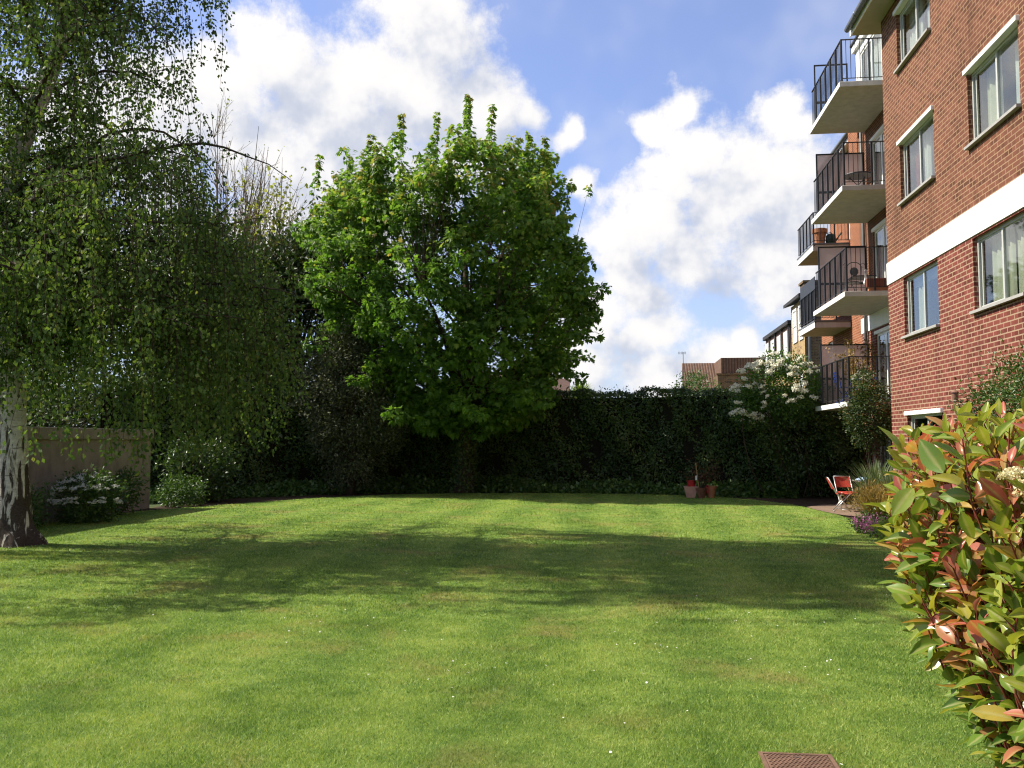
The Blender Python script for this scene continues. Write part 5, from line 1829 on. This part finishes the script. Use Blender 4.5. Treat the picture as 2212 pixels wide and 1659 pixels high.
bush('low_plant', 'bright lime green plant at the lawn edge next to the pink flowers', (4.42, 14.9, 0.16), (0.26, 0.45, 0.2), 'l_lime', 40, 40, 0.06, 0.05, 'plant')
bush('low_plant', 'leafy plant spilling over the bed edge nearest the red leaved shrub', (4.5, 13.6, 0.22), (0.38, 0.6, 0.3), 'l_shrub', 50, 40, 0.08, 0.055, 'plant')
bush('small_tree', 'small tree in front of the brown tile hung house', (3.65, 43, 3.6), (0.95, 0.9, 1.35), 'l_shrub', 60, 46, 0.18, 0.12, 'tree', cut=1.6)
pkf = thing('pink_flowers', 'patch of magenta pink flowers at the lawn edge below the tan grass', 'flowers', (4.32, 15.85, 0))
clump_crown(pkf, M['l_shrub'], (4.32, 15.9, 0.10), (0.26, 0.55, 0.14), 34, 36, 0.06, 0.045, S_OVAL, 'foliage', cut=0.01)
n = 900
P = np.array([4.28, 15.9, 0.19]) + rng.normal(size=(n, 3)) * np.array([0.13, 0.26, 0.06])
pt_ = leaves('petals', P, rvec(n), rvec(n) + np.array([0, 0, 0.8]), 0.032, S_RHOMB, M['petal_pink'], pkf)
pt_['kind'] = 'stuff'


def tuft(name, label, base, n, L, mat, spread, width=1.0, seeds=None, cat='ornamental grass'):
    t = thing(name, label, cat, base)
    b = np.array(base)
    az = rng.random(n) * 6.283
    lean = np.abs(rng.normal(size=n)) * spread
    D = np.stack([np.cos(az) * lean, np.sin(az) * lean, np.ones(n)], 1)
    C = b + np.stack([np.cos(az), np.sin(az), 0 * az], 1) * (rng.random(n) * 0.13)[:, None]
    N = np.stack([-np.cos(az), -np.sin(az), 0.3 + 0 * az], 1)
    shp = ([(0, 0.007 * width, 0), (0, -0.007 * width, 0), (0.5, -0.006 * width, 0.04), (0.5, 0.006 * width, 0.04), (0.85, -0.004 * width, -0.06), (0.85, 0.004 * width, -0.06), (1, 0, -0.15)], [(0, 1, 2, 3), (3, 2, 4, 5), (5, 4, 6)])
    Ls = L * rng.uniform(0.6, 1.05, n)
    leaves('blades', C, D, N, Ls, shp, M[mat], t)
    if seeds:
        m_ = seeds[0]
        Dn = unit(D)
        q = rng.integers(0, n, m_)
        C2 = C[q] + Dn[q] * (Ls[q] * rng.uniform(0.72, 1.0, m_))[:, None]
        leaves('seed_heads', C2, Dn[q] + rng.normal(size=(m_, 3)) * 0.45, rvec(m_), rng.uniform(0.05, 0.11, m_), S_RHOMB_N, M[seeds[1]], t)
    return t


S_RHOMB_N = ([(0, 0, 0), (0.4, 0.07, 0), (1, 0, 0), (0.4, -0.07, 0)], [(0, 1, 2, 3)])
tuft('ornamental_grass', 'tall spiky grey green grass fanning out before the patio table', (5.22, 18.9, 0), 480, 1.25, 'l_grass', 0.42, 1.3)
tuft('ornamental_grass', 'grey green grass clump against the brick wall corner', (5.15, 17.5, 0), 320, 1.15, 'l_grass', 0.33, 1.3)
tuft('ornamental_grass', 'bushy clump of tan feathery grass in the bed by the wall', (4.76, 17.2, 0), 1500, 0.80, 'l_tan', 0.50, 0.9, (2600, 'l_tan'))

# cordyline behind the hedge
cd = thing('cordyline', 'spiky palm like cordyline head showing above the hedge', 'palm', (-1.3, 32, 0))
MB().tube([(-1.3, 32, -0.1), (-1.28, 32, 1.6), (-1.3, 32, 3.15)], [0.11, 0.09, 0.08], 9).build('trunk', M['bark'], cd)
n = 380
d = rvec(n)
d[:, 2] = np.abs(d[:, 2]) * 1.0 - 0.25
leaves('crown', np.tile(np.array([[-1.3, 32, 3.2]]), (n, 1)), d, np.array([0, 0, 1.0]) + rng.normal(size=(n, 3)) * 0.3, rng.uniform(0.5, 0.68, n), ([(0, 0.035, 0), (0, -0.035, 0), (0.5, -0.04, 0.02), (0.5, 0.04, 0.02), (1, 0, -0.16)], [(0, 1, 2, 3), (3, 2, 4)]), M['l_lime'], cd)

# dead leaves on the potted shrub
n = 360
P = DEAD_TIPS[rng.integers(0, len(DEAD_TIPS), n)] + rng.normal(size=(n, 3)) * 0.06
leaves('withered_leaves', P, rvec(n), rvec(n), 0.06, S_RHOMB, M['l_dead'], ds)

# plants on the lowest balcony
bw = thing('flower_basket', 'basket of white flowers hung inside the lowest balcony rail', 'flowers', (6.0, 22.75, 3.1))
clump_crown(bw, M['l_shrub'], (6.0, 22.75, 3.08), (0.2, 0.2, 0.2), 22, 40, 0.06, 0.05, S_OVAL, 'foliage')
MB().lathe((6.0, 22.75, 2.9), [(0, 0), (0.1, 0.01), (0.17, 0.1), (0.19, 0.18), (0.15, 0.18), (0, 0.16)], 14).build('basket', M['cane'], bw)
put_blooms(bw, [bloom_mesh(40, 0.05, 0.032, M['petal_white']) for _ in range(2)], [np.array([6.0, 22.72, 3.14]) + u_ * np.array([0.2, 0.18, 0.16]) for u_ in rvec(26) if u_[2] > -0.4], 0.6, 1.1)
bp = thing('potted_bamboo', 'dry tan bamboo in a pot against the screen of the lowest balcony', 'plant', (6.55, 25.1, 2.55))
MB().lathe((6.55, 25.1, 2.55), [(0, 0), (0.15, 0), (0.2, 0.32), (0.21, 0.35), (0.17, 0.35), (0, 0.31)], 16).build('tub', M['old_terracotta'], bp)
sp = Sprigs()
tp = []
for i in range(34):
    b = np.array([6.55, 25.1, 2.85]) + rng.normal(size=3) * np.array([0.06, 0.06, 0])
    e = b + np.array([rng.normal() * 0.3, rng.normal() * 0.12, rng.uniform(0.7, 2.1 if i < 5 else 1.5)])
    Q = curve(b, (b + e) / 2 + np.array([rng.normal() * 0.08, 0, 0.1]), e, 6)
    sp.add(Q, 0.007, 0.003, 4)
    tp += list(Q[2:])
sp.build('canes', M['cane'], bp)
tp = np.array(tp)
n = 800
P = tp[rng.integers(0, len(tp), n)] + rng.normal(size=(n, 3)) * 0.06
P = P[P[:, 2] < 4.4]
leaves('leaves', P, rvec(len(P)) + np.array([0, 0, -0.4]), rvec(len(P)), 0.075, S_RHOMB, M['l_tan'], bp)

# ------------------------------------------------------------------ photinia in the right foreground
ph_ = thing('photinia_shrub', 'photinia shrub with glossy green and coppery red leaves in the near right corner', 'shrub', (1.57, 2.2, 0))
us = [0.0, 0.10, 0.28, 0.50, 0.72, 0.90, 1.0]
hw = [0.012, 0.10, 0.19, 0.225, 0.18, 0.075, 0.0]
def phot_leaf(curl, fold, wid, twist, wave):
    LV_, LM_, LF_ = [], [], []
    for a_, b_ in zip(us, hw):
        wv = -curl * a_ ** 2 + 0.03 * math.sin(a_ * 5)
        for sgn in (-1, -0.5, 0, 0.5, 1):
            y_ = sgn * b_ * wid
            z_ = wv + fold * abs(y_) * (abs(sgn) ** 0.4) + wave * math.sin(a_ * 14 + sgn) * abs(sgn) * b_
            ct, st_ = math.cos(twist * a_), math.sin(twist * a_)
            LV_.append((a_, y_ * ct - (z_ - wv) * st_, wv + y_ * st_ + (z_ - wv) * ct))
            LM_.append(abs(sgn))
    for i in range(len(us) - 1):
        for k in range(4):
            LF_.append((i * 5 + k, i * 5 + k + 1, (i + 1) * 5 + k + 1, (i + 1) * 5 + k))
    return (LV_, LF_), np.array(LM_)


PHOT = [phot_leaf(0.16, 0.30, 1.0, 0.0, 0.03), phot_leaf(0.34, 0.55, 0.85, 0.5, 0.06), phot_leaf(0.05, 0.22, 1.12, -0.35, 0.05), phot_leaf(0.24, 0.75, 0.95, -0.7, 0.03), phot_leaf(-0.10, 0.45, 0.78, 0.3, 0.08)]
PC = np.array([1.57, 2.25, 0.95])
PR = np.array([0.86, 0.95, 0.74])
PZ = [0.10, 0.45, 0.92, 1.12, 1.30, 1.48, 1.58, 1.64, 1.69]
PW = [0.48, 0.62, 0.70, 0.81, 0.87, 0.90, 0.93, 0.88, 0.58]
sp = Sprigs()
sp2 = Sprigs()
QC, QD, QN, QS, QR = [], [], [], [], []
nsh = 0
k = 0
while nsh < 2000:
    k += 1
    an_ = rng.random() * 2 * math.pi
    tz = rng.uniform(0.15, 1.68) if rng.random() < 0.55 else rng.uniform(1.15, 1.68)
    dx_, dy_ = math.cos(an_), math.sin(an_)
    if dx_ > 0.5 and dy_ > -0.2:
        continue
    rw = np.interp(tz, PZ, PW) * (1 + 0.06 * math.sin(tz * 9 + an_ * 3)) * (rng.uniform(0.25, 1.0) ** 0.5 if tz > 1.3 else rng.uniform(0.78, 1.0))
    tip = np.array([1.62 + dx_ * rw, 2.25 + dy_ * rw * 1.08, tz])
    d = unit(np.array([dx_, dy_, (tz - 0.95) * 1.1]))
    if tz < 1.0 and rng.random() < np.interp(tz, [0.2, 1.0], [0.45, 0.1]):
        continue
    root = np.array([1.57 + rng.normal() * 0.05, 2.2 + rng.normal() * 0.05, 0.15 + 0.4 * rng.random()])
    up = np.array([0, 0, 0.25])
    P = curve(root, root + (tip - root) * np.array([0.8, 0.8, 0.5]) + rng.normal(size=3) * 0.10 + np.array([0, 0, -0.06]), tip, 12)
    P[3:-1] += rng.normal(size=(8, 3)) * 0.008
    sp.add(P, 0.0058, 0.0018, 5)
    nsh += 1
    tang = unit(P[-1] - P[-3])
    young = rng.random()
    nlv = int(rng.integers(12, 20))
    Ls = 0.50
    seg_ = np.linalg.norm(np.diff(P, axis=0), axis=1)
    cum_ = np.concatenate([[0], np.cumsum(seg_)])
    ph0 = rng.random() * 6.28
    for j in range(nlv):
        t = j / (nlv - 1)
        s_ = cum_[-1] - Ls * (1 - t) ** 1.35
        c = np.array([np.interp(s_, cum_, P[:, q]) for q in range(3)])
        an = ph0 + j * 2.4
        ref = np.array([0.3, 0.2, 1.0])
        e1 = unit(np.cross(tang, ref))
        e2 = np.cross(tang, e1)
        rad = e1 * math.cos(an) + e2 * math.sin(an)
        el = np.interp(t, [0, 1], [0.15, 1.5]) + rng.normal() * 0.3
        D_ = unit(rad + tang * el + np.array([0, 0, -0.15]) + rng.normal(size=3) * 0.40)
        N_ = unit(tang * 1.0 - rad * el * 0.8 + np.array([-0.1, 0, 0.25]) + rng.normal(size=3) * 0.45)
        size = rng.uniform(0.050, 0.098) * np.interp(t, [0, 0.8, 1], [0.95, 1.0, 0.62])
        pet = 0.014
        sp2.add(np.array([c, c + D_ * pet]), 0.0013, 0.0011, 3)
        QC.append(c + D_ * pet)
        QD.append(D_)
        QN.append(N_)
        QS.append(size)
        if young > 0.57:
            hue = np.interp(t, [0, 0.35, 1], [0.22, 0.48, 0.70]) + (young - 0.52) * 0.66 * (0.35 + t) + rng.normal() * 0.10
        else:
            hue = np.interp(t, [0, 1], [0.10, 0.46]) + rng.normal() * 0.10
        QR.append(float(np.clip(hue, 0, 0.93 + 0.07 * (rng.random() < 0.12))))
# older leaves inside
for _ in range(7000):
    d = rvec(1)[0]
    c = PC + d * PR * rng.uniform(0.3, 0.9)
    rw = np.interp(c[2], PZ, PW) * 0.9
    kf = rng.uniform(0.45, 1.12)
    hd = math.hypot(d[0], d[1]) + 1e-6
    c[0] = 1.62 + d[0] / hd * rw * kf
    c[1] = 2.25 + d[1] / hd * rw * kf
    if c[2] < 0.1 or (c[2] < 0.9 and rng.random() < 0.62):
        continue
    QC.append(c)
    QD.append(d + rng.normal(size=3) * 0.6 + np.array([0, 0, -0.2]))
    QN.append(np.array([-0.3, -0.1, 0.7]) + rng.normal(size=3) * 0.4)
    QS.append(rng.uniform(0.06, 0.10))
    QR.append(float(np.clip(rng.random() * 0.42, 0, 1)))
sp.build('stem', M['red_stem'], ph_)
sp2.build('leaf_stalks', M['red_stem'], ph_)
QC, QD, QN, QS, QR = map(np.array, (QC, QD, QN, QS, QR))
kind_ = rng.integers(0, len(PHOT), len(QC))
vs, cs, ix, rn, md, base_ = [], [], [], [], [], 0
for q, (shp_, lm_) in enumerate(PHOT):
    o_ = leaves('foliage', QC[kind_ == q], QD[kind_ == q], QN[kind_ == q], QS[kind_ == q], shp_, M['l_phot'], ph_, rnd=QR[kind_ == q], extra=lm_)
    me_ = o_.data
    v_ = np.empty(len(me_.vertices) * 3, dtype=np.float32)
    me_.vertices.foreach_get('co', v_)
    f_ = np.empty(len(me_.loops), dtype=np.int32)
    me_.loops.foreach_get('vertex_index', f_)
    vs.append(v_.reshape(-1, 3) + np.array(ORG[ph_.name]))
    ix.append(f_ + base_)
    base_ += len(me_.vertices)
    cs.append(np.full(len(me_.polygons), 4))
    rn.append(np.repeat(QR[kind_ == q], len(shp_[1])))
    md.append(np.tile(lm_, int((kind_ == q).sum())))
    bpy.data.objects.remove(o_)
    bpy.data.meshes.remove(me_)
np_mesh('foliage', np.concatenate(vs), np.concatenate(cs), np.concatenate(ix), M['l_phot'], ph_, {'rnd': ('FACE', np.concatenate(rn)), 'mid': ('POINT', np.concatenate(md))}, True)
mb = MB()
mb.tube([(1.57, 2.2, -0.05), (1.56, 2.2, 0.25), (1.57, 2.2, 0.7)], [0.035, 0.03, 0.015], 8)
mb.build('trunk', M['bark'], ph_)
pb_ = [bloom_mesh(420, 0.055, 0.010, M['petal_cream'], 0.6)]
put_blooms(ph_, pb_, [(0.80, 1.92, 1.53), (0.86, 1.96, 1.50), (0.95, 1.75, 1.30)], 0.6, 0.9)


# ------------------------------------------------------------------ grass
def inside(x, y, poly):
    r = np.zeros(len(x), dtype=bool)
    j = len(poly) - 1
    for i in range(len(poly)):
        xi, yi = poly[i]
        xj, yj = poly[j]
        c = ((yi > y) != (yj > y)) & (x < (xj - xi) * (y - yi) / (yj - yi + 1e-12) + xi)
        r ^= c
        j = i
    return r


GV, GR = [], []
for (y0, y1, den, wd, hh) in ((2.2, 3.6, 5000, 0.0048, 0.018), (3.6, 5.6, 18000, 0.0036, 0.016), (5.6, 8, 9500, 0.0048, 0.017), (8, 12, 3800, 0.0072, 0.019), (12, 18, 1100, 0.012, 0.021), (18, 27.4, 420, 0.017, 0.022)):
    xa, xb = -0.76 * y1 - 2.4, 0.44 * y1 + 2.0
    n = int((y1 - y0) * (xb - xa) * den)
    x = rng.uniform(xa, xb, n)
    y = rng.uniform(y0, y1, n)
    k = (x > -0.76 * y - 2.4) & (x < 0.44 * y + 2.0) & inside(x, y, LAWN)
    k &= ~((x > 0.712) & (x < 1.05) & (y > 4.3) & (y < 4.755))
    k &= ((x + 9.22) ** 2 + (y - 12.8) ** 2) > 0.16
    x, y = x[k], y[k]
    n = len(x)
    az = rng.random(n) * 6.283
    w2 = wd * rng.uniform(0.6, 1.2, n) / 2
    h = hh * rng.uniform(0.55, 1.25, n) * (1 + 0.25 * np.sin(x * 2.1) * np.sin(y * 1.7))
    ln = np.abs(rng.normal(size=n)) * 1.15 * h
    la = rng.random(n) * 6.283
    a = np.stack([x + np.cos(az) * w2, y + np.sin(az) * w2, np.zeros(n) - 0.002], 1)
    b = np.stack([x - np.cos(az) * w2, y - np.sin(az) * w2, np.zeros(n) - 0.002], 1)
    t = np.stack([x + np.cos(la) * ln, y + np.sin(la) * ln, h], 1)
    GV.append(np.stack([a, b, t], 1).reshape(-1, 3))
    GR.append(rng.random(n))
GV = np.concatenate(GV)
GR = np.concatenate(GR)
NG = len(GR)
go = np_mesh('grass', GV, np.full(NG, 3), np.arange(NG * 3), M['blade'], None, {'rnd': ('FACE', GR)})
tag(go, 'short mown grass covering the whole lawn', 'grass', kind='stuff')
# daisies
cl = [(-2.6, 7.6, 0.8), (0.2, 7.0, 0.35), (-4.6, 8.2, 0.9), (1.3, 8.2, 0.5), (2.2, 9.2, 0.7), (1.2, 6.6, 0.4), (-1.2, 6.2, 0.8), (-6, 12, 2.0), (-1, 20, 4), (2, 16, 2.0), (-2, 10, 4.0), (0, 6, 1.6)]
P = []
for (x, y, r) in cl:
    for _ in range(int(9 + r * 7)):
        P.append((x + rng.normal() * r * 0.6, y + rng.normal() * r * 0.45, rng.uniform(0.022, 0.032)))
P = np.array(P)
P = P[inside(P[:, 0], P[:, 1], LAWN)]
n = len(P)
S_DAISY = ([(0.5 * math.cos(i * math.pi / 4) + 0.5, 0.5 * math.sin(i * math.pi / 4), 0.0) for i in range(8)], [tuple(range(8))])
dz = leaves('daisies', P, rng.normal(size=(n, 3)) * np.array([1, 1, 0.2]), np.array([0, 0, 1.0]) + rng.normal(size=(n, 3)) * 0.25, rng.uniform(0.010, 0.016, n), S_DAISY, M['daisy'], None)
tag(dz, 'tiny white daisies scattered over the mown lawn', 'daisies', kind='stuff')
print('COUNTS birch', NB, 'maple', NM, 'grass', NG, 'phot', len(QC))
